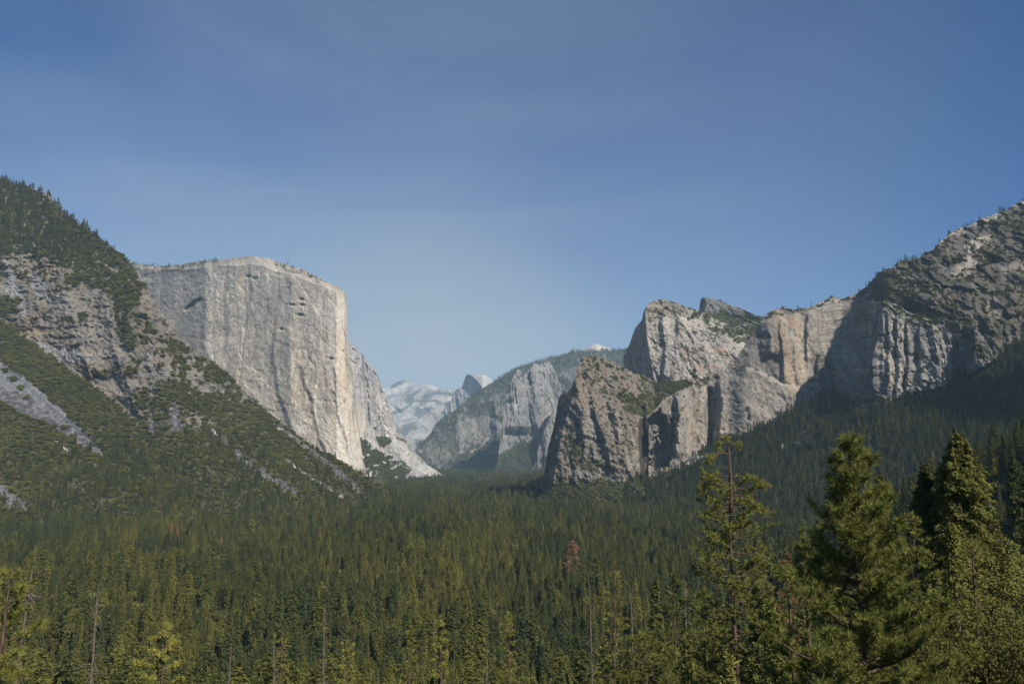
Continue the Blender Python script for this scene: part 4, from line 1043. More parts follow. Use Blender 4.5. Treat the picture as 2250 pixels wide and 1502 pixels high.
def oak_meshes(seed, R=4.2, H=7.5, n=700, leaf=0.8):
    rng = np.random.default_rng(seed)
    P = []; N = []
    nc = 9
    for k in range(nc):
        c = np.array([rng.normal(0, R * 0.42), rng.normal(0, R * 0.42), H * (0.35 + 0.35 * rng.random())]); r = R * (0.38 + 0.25 * rng.random())
        d = nrm(rng.normal(0, 1, (n // nc, 3))); d[:, 2] = np.where(d[:, 2] < -0.35, -d[:, 2], d[:, 2])
        P.append(c + d * r * (0.75 + 0.3 * rng.random((len(d), 1))) * [1, 1, 0.85]); N.append(d)
    P = np.concatenate(P); N = np.concatenate(N)
    A = nrm(np.cross(N, rng.normal(0, 1, N.shape)) + N * 0.35 + rng.normal(0, 0.25, N.shape)) * leaf * (0.7 + 0.6 * rng.random((len(P), 1)))
    B = nrm(np.cross(A, N + rng.normal(0, 0.4, N.shape))) * leaf * 0.38
    co, f = kites(P - A * 0.5, A, B)
    crown = mesh_from('oak_crown', co, f); crown.materials.append(M_OAK)
    paths = [(np.array([[0, 0, -1.5], [0.1, 0, H * 0.3], [0.2, 0.1, H * 0.6]]), [0.28, 0.2, 0.08])]
    for k in range(4):
        a = k * 1.6 + seed
        paths.append((np.array([[0, 0, H * 0.2], [cos(a) * R * 0.3, sin(a) * R * 0.3, H * 0.4], [cos(a) * R * 0.6, sin(a) * R * 0.6, H * 0.6]]), [0.13, 0.09, 0.04]))
    co, f = tube(paths, 5)
    trunk = mesh_from('oak_trunk', co, f); trunk.materials.append(M_BARK)
    return crown, trunk

def pine_meshes(seed, H, R, start=0.15, nb=60, tuft=0.3, needles=16, nl=0.28, nw=0.02, prof=None, up=0.5, gap=0.0, dense=1.0, bare=0, trunk_r=None, lean=(0, 0), twist=1.0, deadtop=0, mat=None, bark=None, vary=0.45):
    """long-needled pine: limbs with side twigs, each ending in a brush of needles"""
    rng = np.random.default_rng(seed)
    prof = prof or (lambda s: (1 - s) ** 0.75 + 0.05)
    tr = trunk_r or (0.012 * H + 0.04)
    z = np.linspace(-1.5, H, 12); wob = 0.006 * H * twist
    tx = wob * np.sin(z / H * 5 + seed) + lean[0] * (z / H) ** 1.5; ty = wob * np.cos(z / H * 4 + seed) + lean[1] * (z / H)
    rad = tr * np.clip(1 - z / H, 0, 1) ** 0.8 + 0.025
    paths = [(np.stack([tx, ty, z], -1), rad)]
    TP, TD = [], []
    for i in range(nb):
        s = (i + rng.random()) / nb
        if rng.random() < gap * 0.6 + 0: continue
        t = start + (1 - start) * s
        zc = t * H * 0.985
        cx_ = np.interp(zc, z, tx); cy_ = np.interp(zc, z, ty)
        az = i * 2.399 + rng.normal(0, 0.4)
        L = R * prof(s) * (1.1 - vary + vary * rng.random())
        el = -0.15 + up * s + rng.normal(0, 0.12)
        k = np.linspace(0, 1, 6)
        hor = L * k * cos(el)
        zz = zc + L * k * sin(el) + 0.18 * L * k ** 2.5 * (1 if up > 0 else -1) - 0.06 * L * np.sin(k * pi)
        bend = 0.15 * rng.normal() * L * k ** 2
        P = np.stack([cx_ + hor * cos(az) - bend * sin(az), cy_ + hor * sin(az) + bend * cos(az), zz], -1)
        br = np.linspace(max(0.02, 0.018 * L + 0.01), 0.012, 6)
        paths.append((P, br))
        # twigs
        nt_ = max(2, int(L / tuft * 1.25 * dense))
        for j in range(nt_):
            q = 0.28 + 0.72 * (j + rng.random()) / nt_
            c = np.array([np.interp(q, k, P[:, a]) for a in range(3)])
            dirb = nrm(P[-1] - P[-2])
            side = rng.normal(0, 1, 3); side[2] = abs(side[2]) * 0.7 + 0.25 * up
            tl = tuft * (0.5 + 1.3 * rng.random()) * (0.5 + L * 0.18)
            d = nrm(dirb * 0.7 + side * 0.75)
            e = c + d * tl
            if rng.random() < 0.6: paths.append((np.stack([c, (c + e) / 2, e]), [0.012, 0.01, 0.007]))
            TP.append(e); TD.append(d)
            if rng.random() < 0.6 * dense: TP.append(c + d * tl * 0.5); TD.append(nrm(d + rng.normal(0, 0.5, 3)))
        TP.append(P[-1]); TD.append(nrm(P[-1] - P[-2] + [0, 0, 0.1]))
    for i in range(bare):
        zc = H * (0.35 + 0.6 * rng.random()); az = rng.random() * 6.28; L = R * 0.55 * (0.4 + rng.random())
        k = np.linspace(0, 1, 5)
        P = np.stack([np.interp(zc, z, tx) + L * k * cos(az), np.interp(zc, z, ty) + L * k * sin(az), zc - 0.25 * L * k ** 1.5 + rng.normal(0, 0.04 * L, 5) * k], -1)
        paths.append((P, np.linspace(0.05, 0.012, 5)))
    if deadtop == 0:
        TP.append([tx[-1], ty[-1], H]); TD.append([0, 0, 1])
    TP = np.array(TP); TD = np.array(TD)
    P = np.repeat(TP, needles, 0); D = np.repeat(TD, needles, 0)
    A = nrm(D * 0.75 + rng.normal(0, 0.62, D.shape)) * (nl * (0.7 + 0.5 * rng.random((len(P), 1))))
    B = nrm(np.cross(A, rng.normal(0, 1, A.shape))) * nw
    co, f = tris(P - D * nl * 0.25 * rng.random((len(P), 1)), A, B)
    crown = mesh_from('pine_crown', co, f); crown.materials.append(mat or M_PINE)
    co, f = tube(paths, 5)
    trunk = mesh_from('pine_trunk', co, f); trunk.materials.append(bark or M_BARK)
    return crown, trunk

def snag_mesh(seed, H, R, nb=26, tr=None, start=0.2, forked=False):
    rng = np.random.default_rng(seed)
    tr = tr or 0.009 * H + 0.06
    z = np.linspace(-2, H, 14)
    tx = 0.005 * H * np.sin(z / H * 6 + seed); ty = 0.005 * H * np.cos(z / H * 5)
    paths = [(np.stack([tx, ty, z], -1), tr * (1 - np.clip(z / H, 0, 1)) ** 0.7 + 0.04)]
    for i in range(nb):
        s = rng.random(); zc = H * (start + (0.97 - start) * s); az = rng.random() * 6.28
        L = R * ((1 - s) * 0.8 + 0.2) * (0.35 + 0.75 * rng.random())
        k = np.linspace(0, 1, 7); up = rng.normal(0.05, 0.3)
        b = rng.normal(0, 0.25)
        P = np.stack([np.interp(zc, z, tx) + L * k * np.cos(az + b * k), np.interp(zc, z, ty) + L * k * np.sin(az + b * k),
                      zc + L * (up * k - 0.35 * k ** 2) + rng.normal(0, 0.03 * L, 7) * k], -1)
        paths.append((P, np.linspace(0.05 + 0.012 * L, 0.015, 7)))
        for j in range(rng.integers(1, 4)):
            q = 2 + int(rng.integers(0, 4)); d = nrm(rng.normal(0, 1, 3) + (P[-1] - P[0]) / L * 0.8) * L * 0.3 * rng.random()
            paths.append((np.stack([P[q], P[q] + d * 0.5 + [0, 0, -0.03 * L], P[q] + d]), [0.03, 0.02, 0.01]))
    co, f = tube(paths, 5)
    me = mesh_from('dead_tree', co, f); me.materials.append(M_SNAG)
    return me

def bush_meshes(seed, R, H, n, leaf, clumps=26, mat=None, twigs=30):
    rng = np.random.default_rng(seed)
    P, N = [], []
    paths = [(np.array([[0, 0, -1.0], [0, 0, H * 0.25]]), [0.12, 0.09])]
    for k in range(clumps):
        a = rng.random() * 6.28; rr = R * math.sqrt(rng.random()) * 0.85
        hz = H * (0.25 + 0.62 * rng.random() * (1 - 0.45 * (rr / R) ** 2))
        c = np.array([cos(a) * rr, sin(a) * rr, hz]); r = R * (0.16 + 0.14 * rng.random())
        d = nrm(rng.normal(0, 1, (n // clumps, 3)))
        P.append(c + d * r * (0.5 + 0.65 * rng.random((len(d), 1)) ** 0.7)); N.append(d)
        m = (np.array([0, 0, H * 0.2]) + c) / 2 + rng.normal(0, 0.08 * R, 3)
        paths.append((np.array([[0, 0, H * 0.15], m, c]), [0.06, 0.035, 0.012]))
        for j in range(2):
            e = c + nrm(rng.normal(0, 1, 3) + [0, 0, 0.9]) * r * 1.15
            paths.append((np.array([c, (c + e) / 2, e]), [0.014, 0.01, 0.005]))
    P = np.concatenate(P); N = np.concatenate(N)
    A = nrm(N * 0.6 + rng.normal(0, 0.7, N.shape)) * leaf * (0.7 + 0.6 * rng.random((len(P), 1)))
    B = nrm(np.cross(A, rng.normal(0, 1, N.shape))) * leaf * 0.33
    co, f = kites(P, A, B)
    crown = mesh_from('bush_foliage', co, f); crown.materials.append(mat or M_OAK)
    co, f = tube(paths, 5)
    st = mesh_from('bush_stem', co, f); st.materials.append(M_BARK)
    return crown, st

def plant(name, label, cat, loc, crown, trunk, tint, rz=0.0, scale=1.0, group=None, crown_name='crown', trunk_name='trunk'):
    e = bpy.data.objects.new(name, None); link(e)
    e.location = loc; e.rotation_euler = (0, 0, rz); e.scale = (scale,) * 3 if np.isscalar(scale) else scale
    tag(e, label, cat, group)
    t = link(bpy.data.objects.new(trunk_name, trunk), e); t['tint'] = float(tint)
    c = link(bpy.data.objects.new(crown_name, crown), e); c['tint'] = float(tint)
    return e, c, t

def copy_tree(e):
    n_ = e.copy(); link(n_)
    for ch in e.children:
        c = ch.copy(); link(c); c.parent = n_
    return n_
# ------------------------------------------------------------------ the forest
rng = np.random.default_rng(11)
CON = [conifer_meshes(1, 30, 4.4, 190, 22, 0.08, 0.35, 0.6, 0.95), conifer_meshes(2, 32, 3.7, 180, 20, 0.12, 0.25, 0.56, 0.85), conifer_meshes(3, 28, 5.0, 200, 22, 0.10, 0.5, 0.66, 0.9),
       conifer_meshes(4, 31, 4.2, 140, 24, 0.22, 0.2, 0.62, 0.7), conifer_meshes(5, 30, 3.3, 180, 18, 0.06, 0.45, 0.54, 1.0), conifer_meshes(6, 33, 5.6, 150, 28, 0.25, 0.15, 0.66, 0.6)]
OAK = [oak_meshes(11, 4.2, 7.5, 2200, 0.5), oak_meshes(12, 3.8, 8.5, 2200, 0.5), oak_meshes(13, 4.6, 6.8, 2200, 0.5)]
NC = len(CON)

# valley-floor conifers, out to where the far ridge closes the valley
FOOT_U = [-200, 0, 300, 500, 700, 820, 850, 985, 1190, 1300, 1400, 1500, 1600, 1800, 2000, 2200, 2500]
FOOT_D = [1430, 1490, 1600, 1720, 1950, 2200, 3900, 7600, 7200, 2150, 2080, 2040, 1980, 1730, 1520, 1320, 1150]
FOOT_D = [d + 60 for d in FOOT_D]
pts = []
def ring(y0, y1, dens, wide=1.45):
    area = (y1 - y0) * (y1 + y0) / 2 * wide
    n_ = rng.poisson(area * dens)
    y = np.sqrt(rng.random(n_) * (y1 ** 2 - y0 ** 2) + y0 ** 2)
    x = y * (rng.random(n_) * wide - wide / 2)
    u = CX + F * x / (y * CP)
    ok = y < np.interp(u, FOOT_U, FOOT_D)
    return x[ok], y[ok]
for a in ((150, 700, 1 / 62, 2.6), (700, 1600, 1 / 62), (1600, 3200, 1 / 75), (3200, 7700, 1 / 105)):
    x, y = ring(*a); pts.append(np.stack([x, y, ground_z(x, y) - 0.4], -1))
P = np.concatenate(pts)
# keep glimpses of clearings
cl = fbm(P[:, 0] / 60, P[:, 1] / 60, 2, 171)
P = P[(cl > -0.78) | (P[:, 1] < 600)]
sz = np.clip(rng.normal(0.80, 0.22, len(P)), 0.3, 1.4) * (1 + 0.32 * fbm(P[:, 0] / 80, P[:, 1] / 110, 2, 172))
sz = np.where(rng.random(len(P)) > 0.97, np.minimum(sz * 1.45, 1.75), sz)
kind = rng.integers(0, NC, len(P))
tint = np.clip(0.28 + 0.14 * rng.normal(size=len(P)) + 0.20 * fbm(P[:, 0] / 70, P[:, 1] / 120, 2, 173), 0, 0.57)
tint = tint + 0.07 * np.clip((P[:, 1] - 1500) / 1500, 0, 1)
tint = np.where((P[:, 0] < 0) & (P[:, 1] < 2200), tint + 0.1, tint)
r_ = rng.random(len(P)); tint = np.where(r_ < 0.012, 0.7 + 0.06 * rng.random(len(P)), tint); tint = np.where(r_ > 0.9985, 0.97, tint)
# round oaks between the conifers
isoak = rng.random(len(P)) < np.where(P[:, 0] < -0.2 * P[:, 1], 0.36, 0.14) * (0.6 + 1.6 * np.clip(fbm(P[:, 0] / 50, P[:, 1] / 80, 2, 176), -0.3, 1))
tint = np.where(P[:, 1] < 450, np.minimum(tint * 0.85, 0.5), tint)
# near the viewpoint only the crowns that rise over the lower edge of the view
Hh = sz * 31
u_, v_ = proj(P[:, 0], P[:, 1], P[:, 2] + Hh)
lim = np.interp(u_, [0, 150, 1200, 1350, 1500, 1700, 1900, 2250], [1400, 1440, 1440, 1400, 1370, 1330, 1240, 1100])
lim = np.where(P[:, 1] < 420, lim + rng.random(len(P)) * 60, 0)
near = (P[:, 1] < 420) & (u_ > -120) & (u_ < 2370)
zmax = CZ + trat(lim) * P[:, 1]
newH = np.minimum(Hh, zmax - P[:, 2])
ok = (~near) | (newH > 11)
sz = np.where(near, newH / 31, sz)
P, sz, kind, tint, isoak = P[ok], sz[ok], kind[ok], tint[ok], isoak[ok]

def sheet_trees(name, dens, tintf, s0, s1, oakfrac=0.0, mask=None, seed=1, flat=True):
    r2 = np.random.default_rng(seed)
    s = SHEETS[name]
    m = s.tree if mask is None else mask
    x, y, z, r, c = s.scatter(dens * m, r2, flat)
    n_ = len(x)
    sz_ = r2.uniform(s0, s1, n_)
    tt = np.clip(tintf + 0.14 * r2.normal(size=n_) + 0.1 * fbm(x / 70, z / 70, 2, seed), 0, 0.66)
    tt = np.where(r2.random(n_) > 0.996, 0.95, tt)
    return np.stack([x, y, z - 0.5], -1), sz_, r2.integers(0, NC, n_), tt, r2.random(n_) < oakfrac

groups = [(P, sz, kind, tint, isoak)]
groups.append(sheet_trees('talus_slope', 1 / 55., 0.2, 0.6, 1.15, 0.06, None, 2))
left = SHEETS['brushy_mountainside']
groups.append(sheet_trees('brushy_mountainside', 1 / 48., 0.36, 0.4, 1.0, 0.3, left.tree, 3))
groups.append(sheet_trees('forested_ridge', 1 / 260., 0.22, 0.6, 1.1, 0.0, np.clip(SHEETS['forested_ridge'].veg, 0, 1), 4))
groups.append(sheet_trees('tower_rock', 1 / 260., 0.22, 0.6, 1.0, 0.0, None, 5))
groups.append(sheet_trees('stained_granite_wall', 1 / 110., 0.2, 0.25, 0.7, 0.45, None, 6))
groups.append(sheet_trees('leaning_tower', 1 / 110., 0.25, 0.25, 0.55, 0.5, None, 7))
groups.append(sheet_trees('low_pillar', 1 / 90., 0.2, 0.35, 0.7, 0.3, None, 8))
groups.append(sheet_trees('brown_lower_crag', 1 / 80., 0.3, 0.2, 0.42, 0.75, None, 9))
groups.append(sheet_trees('rounded_granite_rock', 1 / 100., 0.25, 0.22, 0.5, 0.6, None, 10))
groups.append(sheet_trees('small_dark_peak', 1 / 110., 0.3, 0.22, 0.5, 0.6, None, 12))
groups.append(sheet_trees('stepped_buttress', 1 / 110., 0.25, 0.3, 0.6, 0.5, None, 13))
groups.append(sheet_trees('great_granite_wall', 1 / 110., 0.2, 0.3, 0.6, 0.2, None, 14))

# trees along the crests (they break the skyline)
def crest(name, u0, u1, spacing, s0, s1, seed, tt=0.15):
    r2 = np.random.default_rng(seed); s = SHEETS[name]
    us = s.U[0]; j = np.nonzero((us >= u0) & (us <= u1))[0]
    xs, ys, zs = s.X[-1, j], s.D[-1, j], s.Z[-1, j]
    L = np.concatenate([[0], np.cumsum(np.hypot(np.diff(xs), np.diff(zs)))])
    n_ = int(L[-1] / spacing)
    q = np.sort(r2.random(n_)) * L[-1]
    q = q[fbm(q / (spacing * 6), q * 0, 2, seed) > -0.05]
    n_ = len(q)
    back = r2.random(n_) * 25
    x = np.interp(q, L, xs) * (1 + back / np.interp(q, L, ys))
    return np.stack([x, np.interp(q, L, ys) + back, np.interp(q, L, zs) - 1.5], -1), r2.uniform(s0, s1, n_) , r2.integers(0, NC, n_), np.clip(tt + 0.1 * r2.normal(size=n_), 0, 0.6), np.zeros(n_, bool)
groups.append(crest('brushy_mountainside', -160, 112, 3.5, 0.4, 0.85, 21, 0.2))
groups.append(crest('brushy_mountainside', 112, 300, 16, 0.3, 0.7, 22, 0.2))
groups.append(crest('brushy_mountainside', 300, 900, 22, 0.15, 0.5, 23, 0.3))
groups.append(crest('great_granite_wall', 285, 480, 14, 0.3, 0.62, 24))
groups.append(crest('great_granite_wall', 480, 755, 26, 0.18, 0.42, 25))
groups.append(crest('forested_ridge', 1000, 1420, 16, 0.7, 1.15, 26))
groups.append(crest('stained_granite_wall', 1680, 1900, 20, 0.15, 0.42, 27))
groups.append(crest('stained_granite_wall', 1880, 2420, 6, 0.16, 0.6, 28))
groups.append(crest('rounded_granite_rock', 1420, 1560, 24, 0.15, 0.4, 29))
groups.append(crest('small_dark_peak', 1540, 1680, 16, 0.15, 0.42, 30))

# brush: round oaks and shrubs on the mountainsides
def brush(name, dens, s0, s1, seed, mask=None, tt=0.4, flat=True):
    r2 = np.random.default_rng(seed); s = SHEETS[name]
    m = s.veg if mask is None else mask
    x, y, z, r, c = s.scatter(dens * m, r2, flat)
    n_ = len(x)
    t = np.clip(tt + 0.17 * r2.normal(size=n_) + 0.16 * fbm(x / 80, z / 80, 2, seed), 0, 0.85)
    t = np.where(r2.random(n_) > 0.985, 0.97, t)
    return np.stack([x, y, z - 0.3], -1), r2.uniform(s0, s1, n_), NC + r2.integers(0, 3, n_), t
B = [brush('brushy_mountainside', 1 / 24., 0.35, 1.25, 41, np.clip(left.veg - left.tree * 0.85, 0, 1), 0.42), brush('brown_lower_crag', 1 / 26., 0.35, 0.8, 42, None, 0.35),
     brush('rounded_granite_rock', 1 / 30., 0.35, 0.8, 43), brush('small_dark_peak', 1 / 34., 0.35, 0.8, 44, None, 0.5), brush('stained_granite_wall', 1 / 34., 0.3, 0.8, 45, None, 0.35), brush('leaning_tower', 1 / 24., 0.3, 0.7, 46, None, 0.4),
     brush('stepped_buttress', 1 / 60., 0.5, 1.1, 47, None, 0.3), brush('talus_slope', 1 / 150., 0.5, 1.1, 48, None, 0.4), brush('low_pillar', 1 / 40., 0.3, 0.8, 49, None, 0.3)]
for g in groups:                                # broadleaf trees picked among the forest points
    o = g[4]
    B.append((g[0][o], g[1][o] * 1.5 + 0.2, NC + rng.integers(0, 3, o.sum()), np.clip(g[3][o] + 0.12, 0, 0.8)))
TP = np.concatenate([g[0][~g[4]] for g in groups]); TS = np.concatenate([g[1][~g[4]] for g in groups]); TK = np.concatenate([g[2][~g[4]] for g in groups]); TT = np.concatenate([g[3][~g[4]] for g in groups])
BP = np.concatenate([b[0] for b in B]); BS = np.concatenate([b[1] for b in B]); BK = np.concatenate([b[2] for b in B]); BT = np.concatenate([b[3] for b in B])

def visible_rank(P_, S_, H_, n_, hidden):
    u, v = proj(P_[:, 0], P_[:, 1], P_[:, 2] + S_ * H_)
    _, vb = proj(P_[:, 0], P_[:, 1], P_[:, 2])
    h = np.clip(np.minimum(vb, 1500) - np.clip(v, 0, 1500), 0, None)
    w = S_ * 7 * F / P_[:, 1]
    sc = h * w * (u > 5) * (u < 2245) * (v < 1460) * hidden(u, v)
    # a crown buried behind a nearer one does not count
    order = np.argsort(-sc)[: n_ * 6]
    order = order[np.argsort(P_[order, 1])]
    keep, boxes = [], []
    for i in order:
        if sc[i] <= 0: continue
        cov = 0
        for (bu, bv, bw) in boxes:
            if abs(bu - u[i]) < bw * 0.5 + w[i] * 0.12 and bv < v[i] + 8: cov = 1; break
        if not cov: keep.append(i); 
        boxes.append((u[i], v[i], w[i]))
    keep = np.array(keep)
    return keep[np.argsort(-sc[keep])][:n_]
HERO_MASK = lambda u, v: ~((u > 1740) & (v > 1000 + 0 * u)) 
pick = visible_rank(TP, TS, 31, 290, HERO_MASK)
pickb = visible_rank(BP, BS, 8, 290, HERO_MASK)

def region_words(u, v):
    s = 'far left' if u < 450 else 'left' if u < 800 else 'middle' if u < 1200 else 'right of middle' if u < 1600 else 'right'
    return s

def tone(t):
    return 'dark green' if t < 0.22 else 'mid green' if t < 0.4 else 'olive green' if t < 0.62 else 'bright yellow-green' if t < 0.82 else 'reddish-brown dying'

CON_E, OAK_E = [], []
shape = ['narrow pointed', 'slim columnar', 'broad drooping', 'open-crowned', 'very slender', 'broad loose']
src_needed = {k: True for k in range(NC + 3)}
PROTO = {}
def individual(i, P_, S_, K_, T_, is_con):
    k = int(K_[i])
    u, v = proj(P_[i, 0], P_[i, 1], P_[i, 2] + S_[i] * (31 if is_con else 8))
    d = P_[i, 1]
    where = 'near lower edge' if v > 1380 else 'in mid forest' if v > 1220 else 'in upper forest'
    if is_con:
        label = f'{tone(T_[i])} {shape[k]} conifer {where}, {region_words(u, v)} of view'
        name, cat, grp = 'conifer', 'conifer', 'conifers of the valley forest'
    else:
        label = f'{tone(T_[i])} round-crowned oak {where}, {region_words(u, v)} of view'
        name, cat, grp = 'oak_tree', 'oak', 'oaks among the conifers'
    if k not in PROTO:
        cr, tk = (CON[k] if is_con else OAK[k - NC])
        e, c, t = plant(name, label, cat, P_[i], cr, tk, T_[i], 0, 1, grp)
        PROTO[k] = (e, c, t)
        n_ = e
    else:
        n_ = copy_tree(PROTO[k][0])
        n_.location = P_[i]; n_['label'] = label
        for ch in n_.children: ch['tint'] = float(T_[i])
    n_.rotation_euler = (0, 0, float(rng.random() * 6.28)); w_ = float(S_[i]) * (1.15 + 0.3 * rng.random()); n_.scale = (w_, w_, float(S_[i]))
for i in pick: individual(i, TP, TS, TK, TT, True)
for i in pickb: individual(i, BP, BS, BK, BT, False)
m = np.ones(len(TP), bool); m[pick] = False
TP, TS, TK, TT = TP[m], TS[m], TK[m], TT[m]
m = np.ones(len(BP), bool); m[pickb] = False
BP, BS, BK, BT = BP[m], BS[m], BK[m], BT[m]

def stuff_instances(name, label, P_, S_, K_, T_, base, protos):
    me = bpy.data.meshes.new(name)
    me.vertices.add(len(P_)); me.vertices.foreach_set('co', P_.astype(np.float32).ravel())
    for nm, ty, ar in (('size', 'FLOAT', S_), ('tint', 'FLOAT', T_), ('turn', 'FLOAT', rng.random(len(P_)) * 6.283)):
        a = me.attributes.new(nm, ty, 'POINT'); a.data.foreach_set('value', ar.astype(np.float32))
    a = me.attributes.new('which', 'INT', 'POINT'); a.data.foreach_set('value', (K_ - base).astype(np.int32))
    a = me.attributes.new('slim', 'FLOAT', 'POINT'); a.data.foreach_set('value', (1.0 + 0.5 * rng.random(len(P_))).astype(np.float32))
    o = link(bpy.data.objects.new(name, me)); tag(o, label, name.split('_')[-1] if False else None, None, 'stuff')
    g = bpy.data.node_groups.new(name + '_nodes', 'GeometryNodeTree')
    g.interface.new_socket('Geometry', in_out='INPUT', socket_type='NodeSocketGeometry')
    g.interface.new_socket('Geometry', in_out='OUTPUT', socket_type='NodeSocketGeometry')
    N = g.nodes; L = g.links
    gi = N.new('NodeGroupInput'); go = N.new('NodeGroupOutput')
    inst = N.new('GeometryNodeInstanceOnPoints'); inst.inputs['Pick Instance'].default_value = True
    g2i = N.new('GeometryNodeGeometryToInstance')
    js = []
    for (e, c, t) in protos:
        j = N.new('GeometryNodeJoinGeometry')
        for ob in (t, c):
            oi = N.new('GeometryNodeObjectInfo'); oi.inputs['Object'].default_value = ob; oi.transform_space = 'ORIGINAL'
            L.new(oi.outputs['Geometry'], j.inputs[0])
        js.append(j)
    for j in reversed(js): L.new(j.outputs[0], g2i.inputs[0])
    L.new(gi.outputs[0], inst.inputs['Points']); L.new(g2i.outputs[0], inst.inputs['Instance'])
    def att(nm, ty='FLOAT'):
        a = N.new('GeometryNodeInputNamedAttribute'); a.data_type = ty; a.inputs['Name'].default_value = nm; return a.outputs['Attribute']
    L.new(att('which', 'INT'), inst.inputs['Instance Index'])
    cb = N.new('ShaderNodeCombineXYZ'); L.new(att('turn'), cb.inputs['Z'])
    L.new(cb.outputs[0], inst.inputs['Rotation'])
    cs = N.new('ShaderNodeCombineXYZ'); mu = N.new('ShaderNodeMath'); mu.operation = 'MULTIPLY'
    L.new(att('size'), mu.inputs[0]); L.new(att('slim'), mu.inputs[1])
    L.new(mu.outputs[0], cs.inputs['X']); L.new(mu.outputs[0], cs.inputs['Y']); L.new(att('size'), cs.inputs['Z'])
    L.new(cs.outputs[0], inst.inputs['Scale'])
    L.new(inst.outputs[0], go.inputs[0])
    md = o.modifiers.new('instances', 'NODES'); md.node_group = g
    return o
# prototypes that were not picked as individuals yet
for k in range(NC + 3):
    if k not in PROTO:
        src = (TP, TS, TK, TT) if k < NC else (BP, BS, BK, BT)
        i = int(np.nonzero(src[2] == k)[0][0]); individual(i, *src, k < NC)
print('conifers', len(TP), 'brush', len(BP), 'picked', len(pick), len(pickb))
stuff_instances('conifer_forest', 'dense dark green conifer forest filling the valley and its slopes', TP, TS, TK, TT, 0, [PROTO[k] for k in range(NC)])
stuff_instances('oak_brush', 'olive green oak brush on the slopes and ledges', BP, BS, BK, BT, NC, [PROTO[NC + k] for k in range(3)])
# ------------------------------------------------------------------ foreground trees, each its own
def at(u, v, d):
    x, y, z = W(u, v, d)
    return x, y, z, float(ground_z(x, y))

def hero(name, label, cat, u, vtop, d, maker, tint, group=None, names=('crown', 'trunk'), hmin=3):
    x, y, z, g = at(u, vtop, d)
    H = max(hmin, z - g + 0.3)
    c, t = maker(H)
    return plant(name, label, cat, (x, y, g - 0.3), c, t, tint, 0, 1, group, names[0], names[1])

def pinem(seed, R, **k):
    return lambda H: pine_meshes(seed, H, R, **k)

hero('pine_tree', 'large bushy young pine with long sunlit needles, tallest of the right foreground', 'pine', 1868, 962, 25,
     pinem(201, 3.9, vary=0.75, start=0.05, nb=170, tuft=0.34, needles=44, nl=0.26, nw=0.011, up=0.85, dense=1.7, gap=0.02, prof=lambda s: np.interp(s, [0, 0.3, 0.5, 0.74, 0.9, 1], [1.0, 0.96, 0.78, 0.36, 0.2, 0.05]), trunk_r=0.12), 0.52)
hero('tall_pine', 'tall half-bare pine with a thin naked top over a shaggy olive crown', 'pine', 1604, 1050, 66,
     pinem(202, 4.6, start=0.10, nb=115, tuft=0.55, needles=24, nl=0.40, nw=0.03, up=0.3, dense=1.25, gap=0.15, prof=lambda s: np.interp(s, [0, 0.3, 0.6, 0.8, 1], [0.75, 0.9, 1.0, 0.8, 0.5]), bare=6, trunk_r=0.30, deadtop=1), 0.56)
# its naked top with a few tufted limbs
def spire(H):
    r = np.random.default_rng(5)
    paths = [(np.array([[0, 0, 0], [0.06, 0, H * 0.5], [-0.08, 0, H]]), [0.17, 0.12, 0.05])]
    TP_, TD_ = [], []
    for zc, L, s in ((0.97, 0.9, 1), (0.95, 0.9, -1), (0.80, 1.9, -1), (0.84, 0.4, 1), (0.62, 1.2, -1), (0.47, 2.9, 1), (0.49, 2.2, -1), (0.40, 2.0, -1), (0.30, 2.5, 1), (0.17, 2.6, 1), (0.06, 1.4, -1), (0.03, 1.0, 1)):
        k = np.linspace(0, 1, 6)
        Pp = np.stack([s * L * k, 0.25 * L * k * r.normal(), zc * H + L * (0.12 * np.sin(k * 3) - 0.28 * k ** 2)], -1)
        paths.append((Pp, np.linspace(0.055, 0.018, 6)))
        if zc in (0.97, 0.95, 0.80, 0.47, 0.49, 0.40, 0.17):
            for j in range(int(7 * L)):
                q = 0.45 + 0.6 * r.random(); c = np.array([np.interp(q, k, Pp[:, a]) for a in range(3)]) + r.normal(0, 0.2, 3) * [1, 1, 0.8]
                if zc < 0.5 and zc != 0.47: c[2] -= 0.5 * r.random()
                TP_.append(c); TD_.append(nrm(r.normal(0, 1, 3) + [0, 0, 0.4]))
    for j in range(5): TP_.append([r.normal(0, 0.35), r.normal(0, 0.3), H + 0.1 + 0.2 * r.random()]); TD_.append([0, 0, 1.0])
    return paths, np.array(TP_), np.array(TD_)
x, y, z, g = at(1604, 968, 66); z0 = at(1604, 1125, 66)[2]
paths, tp, td = spire(z - z0)
r = np.random.default_rng(6)
Pn = np.repeat(tp, 24, 0); Dn = np.repeat(td, 24, 0)
A = nrm(Dn * 0.6 + r.normal(0, 0.7, Dn.shape)) * 0.4; Bn = nrm(np.cross(A, r.normal(0, 1, A.shape))) * 0.032
host = [o for o in scene.objects if o.name == 'tall_pine'][0]
for nm, (co, f), mt in (('bare_top', tube(paths, 6), M_BARK), ('top_tufts', tris(Pn, A, Bn), M_PINE)):
    me = mesh_from(nm, co + np.array([0, 0, z0 - host.location.z]), f); me.materials.append(mt)
    o = link(bpy.data.objects.new(nm, me), host); o['tint'] = 0.62

hero('pine_tree', 'dark olive pine crown cut off by the left edge at the bottom corner', 'pine', 18, 1255, 34,
     pinem(203, 2.6, start=0.15, nb=70, tuft=0.36, needles=34, nl=0.3, nw=0.014, up=0.5, dense=1.2, prof=lambda s: np.interp(s, [0, 0.5, 0.85, 1], [1.0, 0.8, 0.55, 0.2])), 0.60)

